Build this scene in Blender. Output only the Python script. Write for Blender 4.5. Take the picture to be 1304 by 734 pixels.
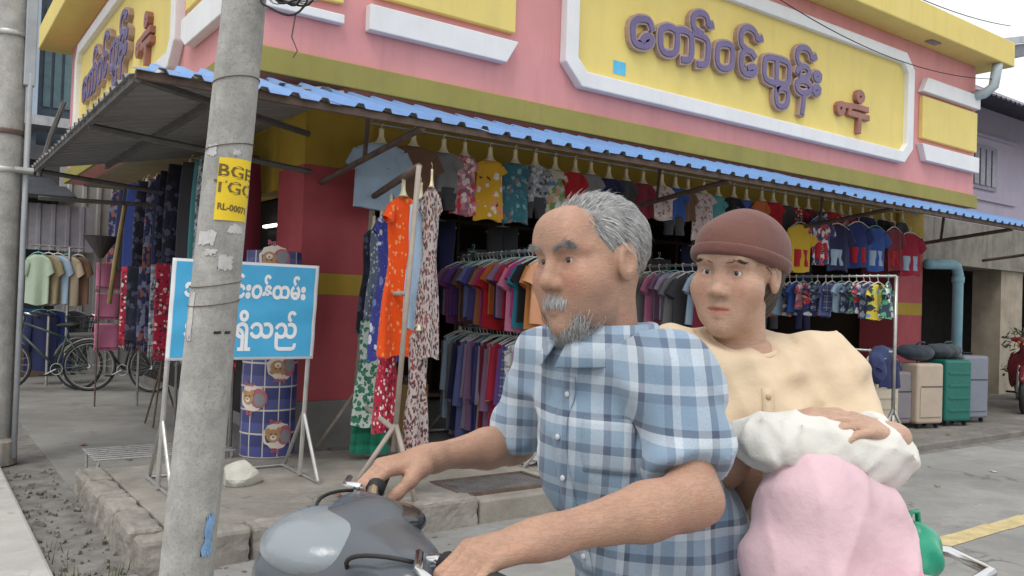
import bpy, bmesh, math, random
import numpy as np
from mathutils import Vector, Matrix
R = math.radians
sc = bpy.context.scene
C = sc.collection
for o in list(bpy.data.objects): bpy.data.objects.remove(o)

# ------------------------------------------------------------------ camera
YAW, PITCH, ROLL = R(54.2), R(1.05), R(1.9)
f0 = Vector((math.cos(YAW), math.sin(YAW), 0)); r0 = Vector((math.sin(YAW), -math.cos(YAW), 0)); u0 = Vector((0, 0, 1))
fw = math.cos(PITCH)*f0 + math.sin(PITCH)*u0
uu = math.cos(PITCH)*u0 - math.sin(PITCH)*f0
rt = math.cos(ROLL)*r0 + math.sin(ROLL)*uu
up = math.cos(ROLL)*uu - math.sin(ROLL)*r0
cam = bpy.data.cameras.new('camera'); co = bpy.data.objects.new('camera', cam); C.objects.link(co)
cam.sensor_width = 36; cam.lens = 36*1060/1304; cam.clip_end = 2000; cam.clip_start = .02
mw = Matrix((rt, up, -fw)).transposed().to_4x4(); mw.translation = (0, 0, 1.4)
co.matrix_world = mw
sc.camera = co

# ------------------------------------------------------------------ world, sun, exposure
SUN_EL, SUN_AZ = R(58), R(215)          # azimuth of the sun measured from +X, counter-clockwise
w = bpy.data.worlds.new('World'); sc.world = w; w.use_nodes = True
nt = w.node_tree; bg = nt.nodes['Background']
sky = nt.nodes.new('ShaderNodeTexSky'); sky.sky_type = 'NISHITA'; sky.sun_disc = False
sky.sun_elevation = SUN_EL; sky.sun_rotation = R(90) - SUN_AZ
sky.air_density = 1.0; sky.dust_density = 2.0; sky.ozone_density = 1.0
hs = nt.nodes.new('ShaderNodeHueSaturation'); hs.inputs['Saturation'].default_value = .22
mxw = nt.nodes.new('ShaderNodeMix'); mxw.data_type = 'RGBA'; mxw.inputs[0].default_value = .75   # cloud deck over the clear sky
mxw.inputs[7].default_value = (7.6, 7.8, 8.0, 1)
nt.links.new(sky.outputs[0], hs.inputs['Color']); nt.links.new(hs.outputs[0], mxw.inputs[6]); nt.links.new(mxw.outputs[2], bg.inputs[0])
bg.inputs[1].default_value = .15
sl = bpy.data.lights.new('sun', 'SUN'); sl.energy = 1.1; sl.angle = R(22); sl.color = (1, .97, .92)
so = bpy.data.objects.new('sun', sl); C.objects.link(so)
sd = Vector((math.cos(SUN_AZ)*math.cos(SUN_EL), math.sin(SUN_AZ)*math.cos(SUN_EL), math.sin(SUN_EL)))
so.rotation_euler = sd.to_track_quat('Z', 'Y').to_euler(); so.location = (0, 0, 30)
vs = sc.view_settings; vs.view_transform = 'Standard'; vs.look = 'None'; vs.gamma = 1; vs.exposure = .22; vs.use_curve_mapping = False
sc.cycles.max_bounces = 8; sc.cycles.diffuse_bounces = 4

# ------------------------------------------------------------------ materials
MATS = {}
def nodes_of(name):
    m = bpy.data.materials.new(name); m.use_nodes = True
    n = m.node_tree.nodes; b = n['Principled BSDF']
    return m, n, m.node_tree.links, b
def setp(b, rough=.7, metal=0, spec=.5):
    b.inputs['Roughness'].default_value = rough; b.inputs['Metallic'].default_value = metal
    b.inputs['Specular IOR Level'].default_value = spec
def mix(n, l, a, b_, fac, mode='MIX'):
    x = n.new('ShaderNodeMix'); x.data_type = 'RGBA'; x.blend_type = mode
    for sock, v in ((x.inputs[6], a), (x.inputs[7], b_)):
        if isinstance(v, (tuple, list)): sock.default_value = (*v[:3], 1)
        else: l.new(v, sock)
    if isinstance(fac, (int, float)): x.inputs[0].default_value = fac
    else: l.new(fac, x.inputs[0])
    return x.outputs[2]
def ramp(n, l, src, stops, interp='LINEAR'):
    r = n.new('ShaderNodeValToRGB'); r.color_ramp.interpolation = interp
    el = r.color_ramp.elements
    while len(el) < len(stops): el.new(.5)
    for e, (p, c) in zip(el, stops):
        e.position = p; e.color = (*c[:3], 1) if isinstance(c, (tuple, list)) else (c, c, c, 1)
    l.new(src, r.inputs[0]); return r.outputs[0]
def noise(n, l, vec, scale, detail=4, rough=.6):
    t = n.new('ShaderNodeTexNoise'); t.inputs['Scale'].default_value = scale
    t.inputs['Detail'].default_value = detail; t.inputs['Roughness'].default_value = rough
    if vec is not None: l.new(vec, t.inputs['Vector'])
    return t.outputs['Fac']
def coords(n, l, scale=(1, 1, 1), kind='Object'):
    t = n.new('ShaderNodeTexCoord'); mp = n.new('ShaderNodeMapping'); mp.inputs['Scale'].default_value = scale
    l.new(t.outputs[kind], mp.inputs[0]); return mp.outputs[0]
def bump(n, l, b, h, strength=.3, dist=.01):
    x = n.new('ShaderNodeBump'); x.inputs['Strength'].default_value = strength; x.inputs['Distance'].default_value = dist
    l.new(h, x.inputs['Height']); l.new(x.outputs[0], b.inputs['Normal'])
def M(name, col, rough=.7, var=.25, scale=4, bscale=60, bstr=.25, metal=0, spec=.4, streak=0, streakcol=(.10, .09, .075), grit=0, stain=0, crack=0):
    """painted / concrete / plain surface with blotchy wear"""
    if name in MATS: return MATS[name]
    m, n, l, b = nodes_of(name); setp(b, rough, metal, spec)
    v = coords(n, l)
    dark = tuple(c*(1-var) for c in col); lite = tuple(min(1, c*(1+var*.5)) for c in col)
    base = ramp(n, l, noise(n, l, v, scale, 6, .65), [(.3, dark), (.7, lite)])
    if streak:
        v2 = coords(n, l, (3.2, 3.2, .35))
        base = mix(n, l, base, streakcol, ramp(n, l, noise(n, l, v2, 2.2, 8, .7), [(.5, 0.), (.78, streak)]))
    if grit:
        base = mix(n, l, base, tuple(c*.45 for c in col), ramp(n, l, noise(n, l, v, 90, 3, .7), [(.52, 0.), (.72, grit)]))
    if stain:
        base = mix(n, l, base, tuple(c*.42 for c in col), ramp(n, l, noise(n, l, v, .55, 9, .72), [(.46, 0.), (.62, stain)]))
        base = mix(n, l, base, tuple(min(1, c*1.35) for c in col), ramp(n, l, noise(n, l, coords(n, l, (1, 2.2, 1)), 1.7, 8, .75), [(.54, 0.), (.68, stain*.7)]))
        base = mix(n, l, base, tuple(c*.3 for c in col), ramp(n, l, noise(n, l, v, 7, 2, .5), [(.70, 0.), (.76, stain)]))
    if crack:
        vo = n.new('ShaderNodeTexVoronoi'); vo.feature = 'DISTANCE_TO_EDGE'; vo.inputs['Scale'].default_value = crack
        wv = n.new('ShaderNodeTexNoise'); wv.inputs['Scale'].default_value = 2.5; wv.inputs['Detail'].default_value = 6; l.new(v, wv.inputs['Vector'])
        ma = n.new('ShaderNodeVectorMath'); ma.operation = 'MULTIPLY_ADD'; l.new(wv.outputs['Color'], ma.inputs[0]); ma.inputs[1].default_value = (.9, .9, .9); l.new(v, ma.inputs[2]); l.new(ma.outputs[0], vo.inputs['Vector'])
        msk = ramp(n, l, noise(n, l, v, .8, 3), [(.50, 0.), (.58, .75)]); edge = ramp(n, l, vo.outputs['Distance'], [(.003, 1.), (.010, 0.)])
        mm = n.new('ShaderNodeMath'); mm.operation = 'MULTIPLY'; l.new(msk, mm.inputs[0]); l.new(edge, mm.inputs[1])
        base = mix(n, l, base, tuple(c*.35 for c in col), mm.outputs[0])
    l.new(base, b.inputs['Base Color'])
    if bstr: bump(n, l, b, noise(n, l, v, bscale, 5, .6), bstr, .004)
    if rough > .2:
        rr = ramp(n, l, noise(n, l, v, scale*2.3, 3), [(.3, max(0, rough-.12)), (.7, min(1, rough+.1))])
        l.new(rr, b.inputs['Roughness'])
    MATS[name] = m; return m
def FAB(name, cols, pattern='plain', scale=10, rough=.85, sheen=.15):
    """woven cloth; cols = list of colours"""
    if name in MATS: return MATS[name]
    m, n, l, b = nodes_of(name); setp(b, rough, 0, .2)
    v = coords(n, l); base = None
    c0 = cols[0]
    if pattern == 'plain':
        base = ramp(n, l, noise(n, l, v, 5, 4), [(.3, tuple(c*.82 for c in c0)), (.7, c0)])
    elif pattern in ('floral', 'print'):
        vo = n.new('ShaderNodeTexVoronoi'); vo.inputs['Scale'].default_value = scale
        wob = n.new('ShaderNodeTexNoise'); wob.inputs['Scale'].default_value = scale*1.3
        l.new(v, wob.inputs['Vector'])
        add = n.new('ShaderNodeVectorMath'); add.operation = 'MULTIPLY_ADD'
        l.new(wob.outputs['Color'], add.inputs[0]); add.inputs[1].default_value = (.9/scale,)*3; l.new(v, add.inputs[2])
        l.new(add.outputs[0], vo.inputs['Vector'])
        sep = n.new('ShaderNodeSeparateColor'); l.new(vo.outputs['Color'], sep.inputs[0])
        k = cols[1:] or [c0]
        pick = ramp(n, l, sep.outputs[0], [(i/len(k), c) for i, c in enumerate(k)], 'CONSTANT')
        edge = .42 if pattern == 'floral' else .62
        base = mix(n, l, pick, c0, ramp(n, l, vo.outputs['Distance'], [(edge-.05, 0.), (edge, 1.)]))
        vo2 = n.new('ShaderNodeTexVoronoi'); vo2.inputs['Scale'].default_value = scale*2.7; l.new(v, vo2.inputs['Vector'])
        base = mix(n, l, k[-1], base, ramp(n, l, vo2.outputs['Distance'], [(.16, 0.), (.2, 1.)]))
    elif pattern in ('stripe', 'check', 'band'):
        sp = n.new('ShaderNodeSeparateXYZ'); l.new(v, sp.inputs[0])
        def bars(sock, s, stops):
            mu = n.new('ShaderNodeMath'); mu.operation = 'MULTIPLY'; l.new(sock, mu.inputs[0]); mu.inputs[1].default_value = s
            fr = n.new('ShaderNodeMath'); fr.operation = 'FRACT'; l.new(mu.outputs[0], fr.inputs[0])
            return ramp(n, l, fr.outputs[0], stops, 'CONSTANT')
        st = [(i/len(cols), c) for i, c in enumerate(cols)]
        if pattern == 'band': base = bars(sp.outputs[2], scale, st)
        elif pattern == 'stripe': base = bars(sp.outputs[0], scale, st)
        else:
            ad = n.new('ShaderNodeMath'); ad.operation = 'SUBTRACT'; l.new(sp.outputs[0], ad.inputs[0]); l.new(sp.outputs[1], ad.inputs[1])
            base = mix(n, l, bars(sp.outputs[2], scale, st), bars(ad.outputs[0], scale, st), .5)
    base = mix(n, l, base, tuple(c*.5 for c in c0), ramp(n, l, noise(n, l, v, 2.5, 3), [(.45, 0.), (.8, .25)]))
    l.new(base, b.inputs['Base Color'])
    b.inputs['Sheen Weight'].default_value = sheen
    bump(n, l, b, noise(n, l, v, 24, 5, .6), .35, .012)
    MATS[name] = m; return m
def EMIT(name, col, s):
    m, n, l, b = nodes_of(name); b.inputs['Emission Color'].default_value = (*col, 1); b.inputs['Emission Strength'].default_value = s
    MATS[name] = m; return m

# ------------------------------------------------------------------ mesh building
WO = {}
class MB:
    def __init__(s): s.v = []; s.f = []
    def add(s, vs, fs):
        k = len(s.v); s.v += [tuple(p) for p in vs]; s.f += [tuple(i+k for i in f) for f in fs]; return s
    def box(s, c, d, rz=0, rot=None, taper=1):
        hx, hy, hz = (x/2 for x in d); out = []
        m = rot if rot is not None else Matrix.Rotation(rz, 3, 'Z')
        for x, y, z in ((-1,-1,-1),(1,-1,-1),(1,1,-1),(-1,1,-1),(-1,-1,1),(1,-1,1),(1,1,1),(-1,1,1)):
            t = taper if z > 0 else 1
            out.append(Vector(c)+m @ Vector((x*hx*t, y*hy*t, z*hz)))
        return s.add(out, [(0,3,2,1),(4,5,6,7),(0,1,5,4),(1,2,6,5),(2,3,7,6),(3,0,4,7)])
    def b2(s, a, b): return s.box([(p+q)/2 for p, q in zip(a, b)], [abs(q-p) for p, q in zip(a, b)])
    def tube(s, pts, r, n=8, closed=False, cap=True, squash=1):
        pts = [Vector(p) for p in pts]; N = len(pts); rs = r if isinstance(r, (list, tuple)) else [r]*N
        ref = None; rings = []
        for i, p in enumerate(pts):
            if closed: t = pts[(i+1) % N]-pts[i-1]
            else: t = pts[min(i+1, N-1)]-pts[max(i-1, 0)]
            t = t.normalized() if t.length > 1e-9 else Vector((0, 0, 1))
            if ref is None: ref = t.orthogonal().normalized()
            ref = (ref-t*ref.dot(t)); ref = ref.normalized() if ref.length > 1e-6 else t.orthogonal().normalized()
            bn = t.cross(ref)
            rings.append([p+(ref*math.cos(a)+bn*math.sin(a)*squash)*rs[i] for a in (2*math.pi*k/n for k in range(n))])
        vs = [q for g in rings for q in g]; fs = []
        for i in range(N if closed else N-1):
            j = (i+1) % N
            for k in range(n): fs.append((i*n+k, i*n+(k+1) % n, j*n+(k+1) % n, j*n+k))
        if cap and not closed: fs += [tuple(reversed(range(n))), tuple((N-1)*n+k for k in range(n))]
        return s.add(vs, fs)
    def lathe(s, prof, c=(0, 0, 0), n=20, axis='Z', cap=True):
        vs = []; fs = []
        for r, h in prof:
            for k in range(n):
                a = 2*math.pi*k/n; x, y = r*math.cos(a), r*math.sin(a)
                p = (x, y, h) if axis == 'Z' else ((h, x, y) if axis == 'X' else (x, h, y))
                vs.append((c[0]+p[0], c[1]+p[1], c[2]+p[2]))
        m = len(prof)
        for i in range(m-1):
            for k in range(n): fs.append((i*n+k, i*n+(k+1) % n, (i+1)*n+(k+1) % n, (i+1)*n+k))
        if cap: fs += [tuple(reversed(range(n))), tuple((m-1)*n+k for k in range(n))]
        return s.add(vs, fs)
    def prism(s, poly, fn, d0, d1):
        """poly (a,b) list lifted by fn(a,b,depth)"""
        n = len(poly)
        vs = [fn(a, b, d0) for a, b in poly]+[fn(a, b, d1) for a, b in poly]
        fs = [tuple(reversed(range(n))), tuple(range(n, 2*n))]+[(i, (i+1) % n, n+(i+1) % n, n+i) for i in range(n)]
        return s.add(vs, fs)
    def ring_prism(s, outer, inner, fn, d0, d1):
        n = len(outer)
        vs = [fn(a, b, d) for d in (d0, d1) for pl in (outer, inner) for a, b in pl]; fs = []
        for i in range(n):
            j = (i+1) % n
            fs += [(2*n+i, 2*n+j, 3*n+j, 3*n+i), (i, n+i, n+j, j), (i, j, 2*n+j, 2*n+i), (n+i, 3*n+i, 3*n+j, n+j)]
        return s.add(vs, fs)
    def mesh(s, name, smooth=False, off=(0, 0, 0)):
        me = bpy.data.meshes.new(name)
        me.from_pydata([(x-off[0], y-off[1], z-off[2]) for x, y, z in s.v], [], s.f); me.validate()
        bm = bmesh.new(); bm.from_mesh(me); bmesh.ops.recalc_face_normals(bm, faces=bm.faces); bm.to_mesh(me); bm.free()
        if smooth: me.polygons.foreach_set('use_smooth', [True]*len(me.polygons))
        return me
    def build(s, name, mat, parent=None, smooth=False, bevel=0, origin=None):
        if parent is not None: off = WO[parent]
        elif origin is not None: off = Vector(origin)
        else:
            a = np.array(s.v); off = Vector(((a[:, 0].min()+a[:, 0].max())/2, (a[:, 1].min()+a[:, 1].max())/2, a[:, 2].min()))
        return mobj(name, s.mesh(name, smooth, off), mat, parent, off, bevel)
def mobj(name, me, mat, parent=None, off=Vector((0, 0, 0)), bevel=0):
    o = bpy.data.objects.new(name, me); C.objects.link(o)
    if parent is not None: o.parent = parent
    else: o.location = off
    WO[o] = Vector(off)
    if mat: me.materials.append(mat)
    if bevel:
        b = o.modifiers.new('bevel', 'BEVEL'); b.width = bevel; b.segments = 2; b.limit_method = 'ANGLE'
    return o
def tag(o, label=None, cat=None, group=None, kind=None):
    for k, v in (('label', label), ('category', cat), ('group', group), ('kind', kind)):
        if v: o[k] = v
    return o
def thing(name, label, cat, loc=(0, 0, 0), group=None):
    o = bpy.data.objects.new(name, None); C.objects.link(o); o.location = loc; o.empty_display_size = .1
    WO[o] = Vector(loc); return tag(o, label, cat, group)
def B(a, b): return MB().b2(a, b)
def text_mesh(txt, size, bold=0.0, extrude=0.0, res=3):
    cu = bpy.data.curves.new('txt', 'FONT'); cu.body = txt; cu.size = size; cu.offset = bold; cu.extrude = extrude
    cu.align_x = 'CENTER'; cu.align_y = 'CENTER'; cu.resolution_u = res
    o = bpy.data.objects.new('txt', cu); C.objects.link(o)
    dg = bpy.context.evaluated_depsgraph_get(); dg.update()
    me = bpy.data.meshes.new_from_object(o.evaluated_get(dg))
    bpy.data.objects.remove(o); bpy.data.curves.remove(cu)
    mb = MB(); mb.v = [tuple(v.co) for v in me.vertices]; mb.f = [tuple(p.vertices) for p in me.polygons]
    bpy.data.meshes.remove(me); return mb
def components(mb):
    par = list(range(len(mb.v)))
    def find(i):
        while par[i] != i: par[i] = par[par[i]]; i = par[i]
        return i
    for f in mb.f:
        for a in f[1:]: par[find(a)] = find(f[0])
    groups = {}
    for f in mb.f: groups.setdefault(find(f[0]), []).append(f)
    out = []
    for fs in groups.values():
        ids = sorted({i for f in fs for i in f}); mp = {i: k for k, i in enumerate(ids)}
        m2 = MB(); m2.v = [mb.v[i] for i in ids]; m2.f = [tuple(mp[i] for i in f) for f in fs]; out.append(m2)
    return out
ORD = ['first','second','third','fourth','fifth','sixth','seventh','eighth','ninth','tenth','eleventh','twelfth','thirteenth','fourteenth','fifteenth','sixteenth','seventeenth','eighteenth','nineteenth','twentieth']
ORD += ['twenty-'+x for x in ORD[:9]]+['thirtieth']+['thirty-'+x for x in ORD[:9]]
rnd = random.Random(7)

# ------------------------------------------------------------------ implicit surfaces (bodies, fairings)
def sdf_mesh(prims, h, disp=None, pad=.03):
    """prims: (kind, geometry, blend, op); smooth-blended field polygonised with surface nets -> verts, faces"""
    lo = np.array([1e9]*3); hi = -lo
    def bb(p):
        k, g = p[0], p[1]
        if k == 'cap': a, b, ra, rb = g; a = np.array(a); b = np.array(b); r = max(ra, rb); return np.minimum(a, b)-r, np.maximum(a, b)+r
        if k == 'ell': c, r = np.array(g[0]), np.array(g[1]); m = r.max() if len(g) > 2 and g[2] is not None else r; return c-m, c+m
    for p in prims:
        if p[3] == 'add':
            a, b = bb(p); lo = np.minimum(lo, a); hi = np.maximum(hi, b)
    lo -= pad; hi += pad
    n = np.ceil((hi-lo)/h).astype(int)+1
    G = np.full(n, .2, np.float32)
    ax = [lo[i]+h*np.arange(n[i]) for i in range(3)]
    for kind, g, k, op in prims:
        if kind == 'plane':            # keep the side where (p-c).nrm < 0, only near the point c within radius
            c, nr, rad = np.array(g[0]), np.array(g[1])/np.linalg.norm(g[1]), g[2]
            a, b = c-rad, c+rad
        else:
            a, b = bb((kind, g)); a = a-k-.03; b = b+k+.03
        i0 = np.clip(np.floor((a-lo)/h).astype(int), 0, n); i1 = np.clip(np.ceil((b-lo)/h).astype(int)+1, 0, n)
        if (i1 <= i0).any(): continue
        Xg, Yg, Zg = np.meshgrid(*[ax[i][i0[i]:i1[i]] for i in range(3)], indexing='ij', sparse=True)
        sl_ = tuple(slice(i0[i], i1[i]) for i in range(3)); cur = G[sl_]
        if kind == 'cap':
            A, Bp, ra, rb = g; A = np.array(A, float); d = np.array(Bp, float)-A; L = max(d @ d, 1e-12)
            px, py, pz = Xg-A[0], Yg-A[1], Zg-A[2]
            t = np.clip((px*d[0]+py*d[1]+pz*d[2])/L, 0, 1)
            D = np.sqrt((px-t*d[0])**2+(py-t*d[1])**2+(pz-t*d[2])**2)-(ra+(rb-ra)*t)
        elif kind == 'ell':
            c, r = np.array(g[0], float), np.array(g[1], float); px, py, pz = Xg-c[0], Yg-c[1], Zg-c[2]
            if len(g) > 2 and g[2] is not None:
                m = np.array(g[2], float)       # rows = local axes in world
                q = [m[j][0]*px+m[j][1]*py+m[j][2]*pz for j in range(3)]
            else: q = [px, py, pz]
            k0 = np.sqrt(sum((q[j]/r[j])**2 for j in range(3))); k1 = np.sqrt(sum((q[j]/r[j]**2)**2 for j in range(3)))
            D = k0*(k0-1)/np.maximum(k1, 1e-6)
        else:
            px, py, pz = Xg-c[0], Yg-c[1], Zg-c[2]
            D = px*nr[0]+py*nr[1]+pz*nr[2]
            D = np.where(px*px+py*py+pz*pz < rad*rad, D, -1)
        D = D.astype(np.float32)
        if op == 'add':
            q = np.maximum(k-np.abs(cur-D), 0)/k if k > 0 else 0
            G[sl_] = np.minimum(cur, D)-q*q*k/4
        else:
            D2 = -D if op == 'sub' else D
            q = np.maximum(k-np.abs(cur-D2), 0)/k if k > 0 else 0
            G[sl_] = np.maximum(cur, D2)+q*q*k/4
    if disp is not None:
        Xg, Yg, Zg = np.meshgrid(*ax, indexing='ij', sparse=True); G = G+disp(Xg, Yg, Zg).astype(np.float32)
    S = G < 0; nx, ny, nz = G.shape
    sh = (nx-1, ny-1, nz-1); pos = np.zeros(sh+(3,), np.float32); cnt = np.zeros(sh, np.float32)
    corners = [(i, j, k) for i in (0, 1) for j in (0, 1) for k in (0, 1)]
    sub = lambda A, c: A[c[0]:c[0]+nx-1, c[1]:c[1]+ny-1, c[2]:c[2]+nz-1]
    for c in corners:
        for axis in range(3):
            if c[axis]: continue
            c2 = list(c); c2[axis] = 1
            ga, gb = sub(G, c), sub(G, c2); cr = (ga < 0) != (gb < 0)
            t = np.where(cr, ga/np.where(cr, ga-gb, 1), 0)
            for d in range(3): pos[..., d] += np.where(cr, c[d]+(t if d == axis else 0), 0)
            cnt += cr
    act = cnt > 0; idx = -np.ones(sh, np.int64); idx[act] = np.arange(act.sum())
    I = np.argwhere(act); P = (I+pos[act]/cnt[act][:, None])*h+lo
    faces = []
    for axis in range(3):
        u_, v_ = (axis+1) % 3, (axis+2) % 3
        slA = [slice(1, -1)]*3; slA[axis] = slice(0, -1)
        slB = list(slA); slB[axis] = slice(1, None)
        a, b = S[tuple(slA)], S[tuple(slB)]
        E = np.argwhere(a != b); 
        if not len(E): continue
        flip = a[tuple(E.T)]
        E = E+1; E[:, axis] -= 1
        def at(du, dv):
            e = E.copy(); e[:, u_] -= du; e[:, v_] -= dv; return idx[tuple(e.T)]
        q = np.stack([at(1, 1), at(0, 1), at(0, 0), at(1, 0)], 1)
        q[~flip] = q[~flip][:, ::-1]; faces.append(q)
    Fq = np.concatenate(faces)
    return P, Fq
def relax(P, Fq, it=2, lam=.5):
    for _ in range(it):
        acc = np.zeros_like(P); c = np.zeros(len(P))
        for i in range(4):
            np.add.at(acc, Fq[:, i], P[Fq[:, (i+1) % 4]]); np.add.at(acc, Fq[:, i], P[Fq[:, i-1]]); np.add.at(c, Fq[:, i], 2)
        P = P+lam*(acc/np.maximum(c, 1)[:, None]-P)
    return P
def sdf_mb(prims, h, disp=None, it=2, into=None):
    P, Fq = sdf_mesh(prims, h, disp); P = relax(P.astype(float), Fq, it)
    mb = into or MB(); mb.add([tuple(p) for p in P.tolist()], [tuple(q) for q in Fq.tolist()]); return mb
def cap(a, b, ra, rb=None, k=.02, op='add'): return ('cap', (tuple(a), tuple(b), ra, ra if rb is None else rb), k, op)
def ell(c, r, k=.02, op='add', m=None): return ('ell', (tuple(c), tuple(r), m), k, op)
def cut(c, nrm, rad, k=.004): return ('plane', (tuple(c), tuple(nrm), rad), k, 'cut')

# ================================================================== surface palette
m_road = M('road_concrete', (.31, .305, .29), .85, .22, .9, 70, .5, grit=.5, stain=.55, crack=.45)
m_pave = M('pavement_concrete', (.25, .23, .205), .88, .3, 1.6, 60, .5, grit=.45, stain=.6, crack=.8)
m_slab = M('bright_slab', (.52, .50, .46), .85, .18, 2, 60, .4, grit=.3, stain=.35, crack=.6)
m_kerb = M('kerb_concrete', (.34, .31, .27), .88, .4, 3.5, 45, .8, grit=.5, stain=.6)
m_dirt = M('gutter_dirt', (.225, .21, .19), .95, .5, 6, 40, .9, grit=.4)
m_yline = M('yellow_road_paint', (.62, .50, .26), .8, .3, 9, 60, .3, grit=.35)
m_pink = M('pink_paint', (.70, .31, .31), .75, .1, 1.4, 80, .2, streak=.4, streakcol=(.44, .20, .19))
m_olive = M('olive_band_paint', (.31, .27, .07), .75, .14, 2, 80, .12, streak=.25)
m_yel = M('pale_yellow_paint', (.80, .64, .20), .7, .08, 1.2, 80, .15, streak=.32, streakcol=(.52, .42, .17))
m_ochre = M('ochre_wall_paint', (.45, .30, .035), .75, .15, 2, 60, .15, streak=.25, streakcol=(.25, .17, .05))
m_red = M('red_pier_paint', (.43, .075, .09), .65, .15, 2.5, 60, .15, streak=.15, streakcol=(.2, .03, .03))
m_white = M('white_trim_paint', (.80, .80, .80), .6, .06, 3, 80, .08, streak=.2, streakcol=(.45, .43, .42))
m_plinth = M('grey_plinth', (.24, .235, .22), .85, .25, 3, 60, .3, grit=.2)
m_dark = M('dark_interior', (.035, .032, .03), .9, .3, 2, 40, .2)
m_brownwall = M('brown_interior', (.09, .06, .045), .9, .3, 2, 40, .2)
m_letter = M('purple_letter', (.135, .10, .235), .35, .18, 5, 80, .05, spec=.6)
m_lside = M('letter_edge', (.40, .28, .24), .4, .2, 6, 80, .05, spec=.6)
m_lred = M('rose_letter', (.34, .14, .11), .45, .2, 6, 80, .1)
m_blue = M('blue_roof_sheet', (.17, .33, .62), .42, .15, 1.5, 60, .06, spec=.5, streak=.2, streakcol=(.2, .33, .6))
m_under = M('sheet_underside', (.25, .25, .25), .6, .2, 1.2, 60, .1)
m_steel = M('grey_steel', (.30, .29, .28), .5, .3, 8, 80, .15, metal=.5)
m_rust = M('rusty_steel', (.15, .105, .085), .75, .4, 9, 60, .3, metal=.2)
m_bar = M('grey_bar_steel', (.12, .115, .11), .7, .3, 8, 60, .2)
m_galv = M('galvanised_tube', (.48, .47, .45), .4, .2, 10, 80, .1, metal=.7)
m_pole = M('pole_concrete', (.40, .39, .365), .9, .35, 7, 45, .9, streak=.55, streakcol=(.17, .165, .15), grit=.6, stain=.35)
m_lav = M('lavender_paint', (.50, .45, .56), .8, .1, 1.5, 60, .1, streak=.3, streakcol=(.3, .27, .33))
m_stain = M('stained_concrete', (.30, .28, .24), .9, .45, 2.2, 40, .5, streak=.8, streakcol=(.035, .033, .03))
m_pvc = M('blue_pvc', (.30, .55, .66), .4, .15, 4, 60, .05, streak=.25, streakcol=(.3, .38, .4))
m_cream = M('cream_plastic', (.72, .65, .44), .5, .12, 8, 60, .05)
m_black = M('black_rubber', (.02, .02, .02), .6, .2, 10, 60, .1)
m_chrome = M('chrome', (.75, .75, .75), .18, .05, 10, 80, 0, metal=1)
m_alu = M('aluminium', (.62, .62, .60), .35, .15, 12, 80, .08, metal=.8)
m_card = M('cardboard', (.36, .22, .09), .9, .2, 8, 60, .2)

# ================================================================== ground and pavements
g = MB()
nx_, ny_ = 60, 60
def quad_sheet(x0, x1, y0, y1, z):
    return MB().add([(x0, y0, z), (x1, y0, z), (x1, y1, z), (x0, y1, z)], [(0, 1, 2, 3)])
tag(quad_sheet(-300, 300, -300, 300, -.012).build('ground', m_dirt, origin=(0, 0, -.012)), kind='structure')
tag(B((-200, -8, -.3), (200, 4.42, 0)).build('road', m_road, origin=(0, 0, -.3)), kind='structure')
tag(B((.96, 6.35, -.3), (14.6, 60, -.002)).build('side_lane', M('lane_concrete', (.28, .27, .25), .88, .25, 1.2, 60, .45, grit=.45, stain=.5, crack=.5), origin=(0, 0, -.3)), kind='structure')
tag(B((3.0, 4.56, -.3), (40, 8.0, .06)).build('pavement', m_pave, origin=(0, 0, -.3), bevel=.012), kind='structure')
tag(B((2.9, 6.45, -.2), (12.4, 14.2, .13)).build('shop_floor', m_plinth, origin=(0, 0, -.2)), kind='structure')
# yellow edge line, worn
yl = MB()
xs = np.linspace(-30, 40, 141)
for i in range(len(xs)-1):
    a, b = xs[i], xs[i+1]
    j = lambda: rnd.uniform(-.012, .012)
    yl.add([(a, 2.55+j(), .004), (b, 2.55+j(), .004), (b, 2.70+j(), .004), (a, 2.70+j(), .004)], [(0, 1, 2, 3)])
tag(yl.build('road_line', m_yline, origin=(0, 0, 0)), kind='structure')
# bright slab with its own kerb edge at the street corner
tag(B((-6, 3.2, -.25), (.60, 60, .05)).build('corner_slab', m_slab, origin=(0, 0, -.25), bevel=.02), kind='structure')
# raised concrete platform in front of the pier with separate kerb stones
pl = thing('platform', None, None, (1.9, 5.3, 0))
tag(pl, kind='structure')
B((1.13, 4.51, -.2), (2.95, 6.32, .165)).build('platform_top', M('platform_concrete', (.33, .305, .265), .9, .35, 2.5, 45, .8, grit=.5, stain=.6, crack=1.1), pl, bevel=.01)
yk = [4.56, 5.02, 5.45, 5.9, 6.32]
ktex = bpy.data.textures.new('kerb_chips', 'CLOUDS'); ktex.noise_scale = .09
def chip(o):
    o.modifiers.clear(); bv = o.modifiers.new('bevel', 'BEVEL'); bv.width = .025; bv.segments = 2
    sb = o.modifiers.new('cuts', 'SUBSURF'); sb.subdivision_type = 'SIMPLE'; sb.levels = 4; sb.render_levels = 4
    dp = o.modifiers.new('chips', 'DISPLACE'); dp.texture = ktex; dp.texture_coords = 'GLOBAL'; dp.strength = .035; dp.mid_level = .55
for a, b in zip(yk[:-1], yk[1:]):
    d = rnd.uniform(-.012, .012)
    ks_ = MB().box((1.035+d, (a+b)/2, -.01), (.17, b-a-.012, .39+d*.6), rz=rnd.uniform(-.012, .012)).build('kerb_stone', m_kerb, pl); chip(ks_)
xk = [.95, 1.5, 2.05, 2.5, 2.95]
for a, b in zip(xk[:-1], xk[1:]):
    d = rnd.uniform(-.012, .012)
    ks_ = MB().box(((a+b)/2, 4.43+d, -.012), (b-a-.012, .17, .38+d*.6), rz=rnd.uniform(-.012, .012)).build('kerb_stone', m_kerb, pl); chip(ks_)
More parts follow.
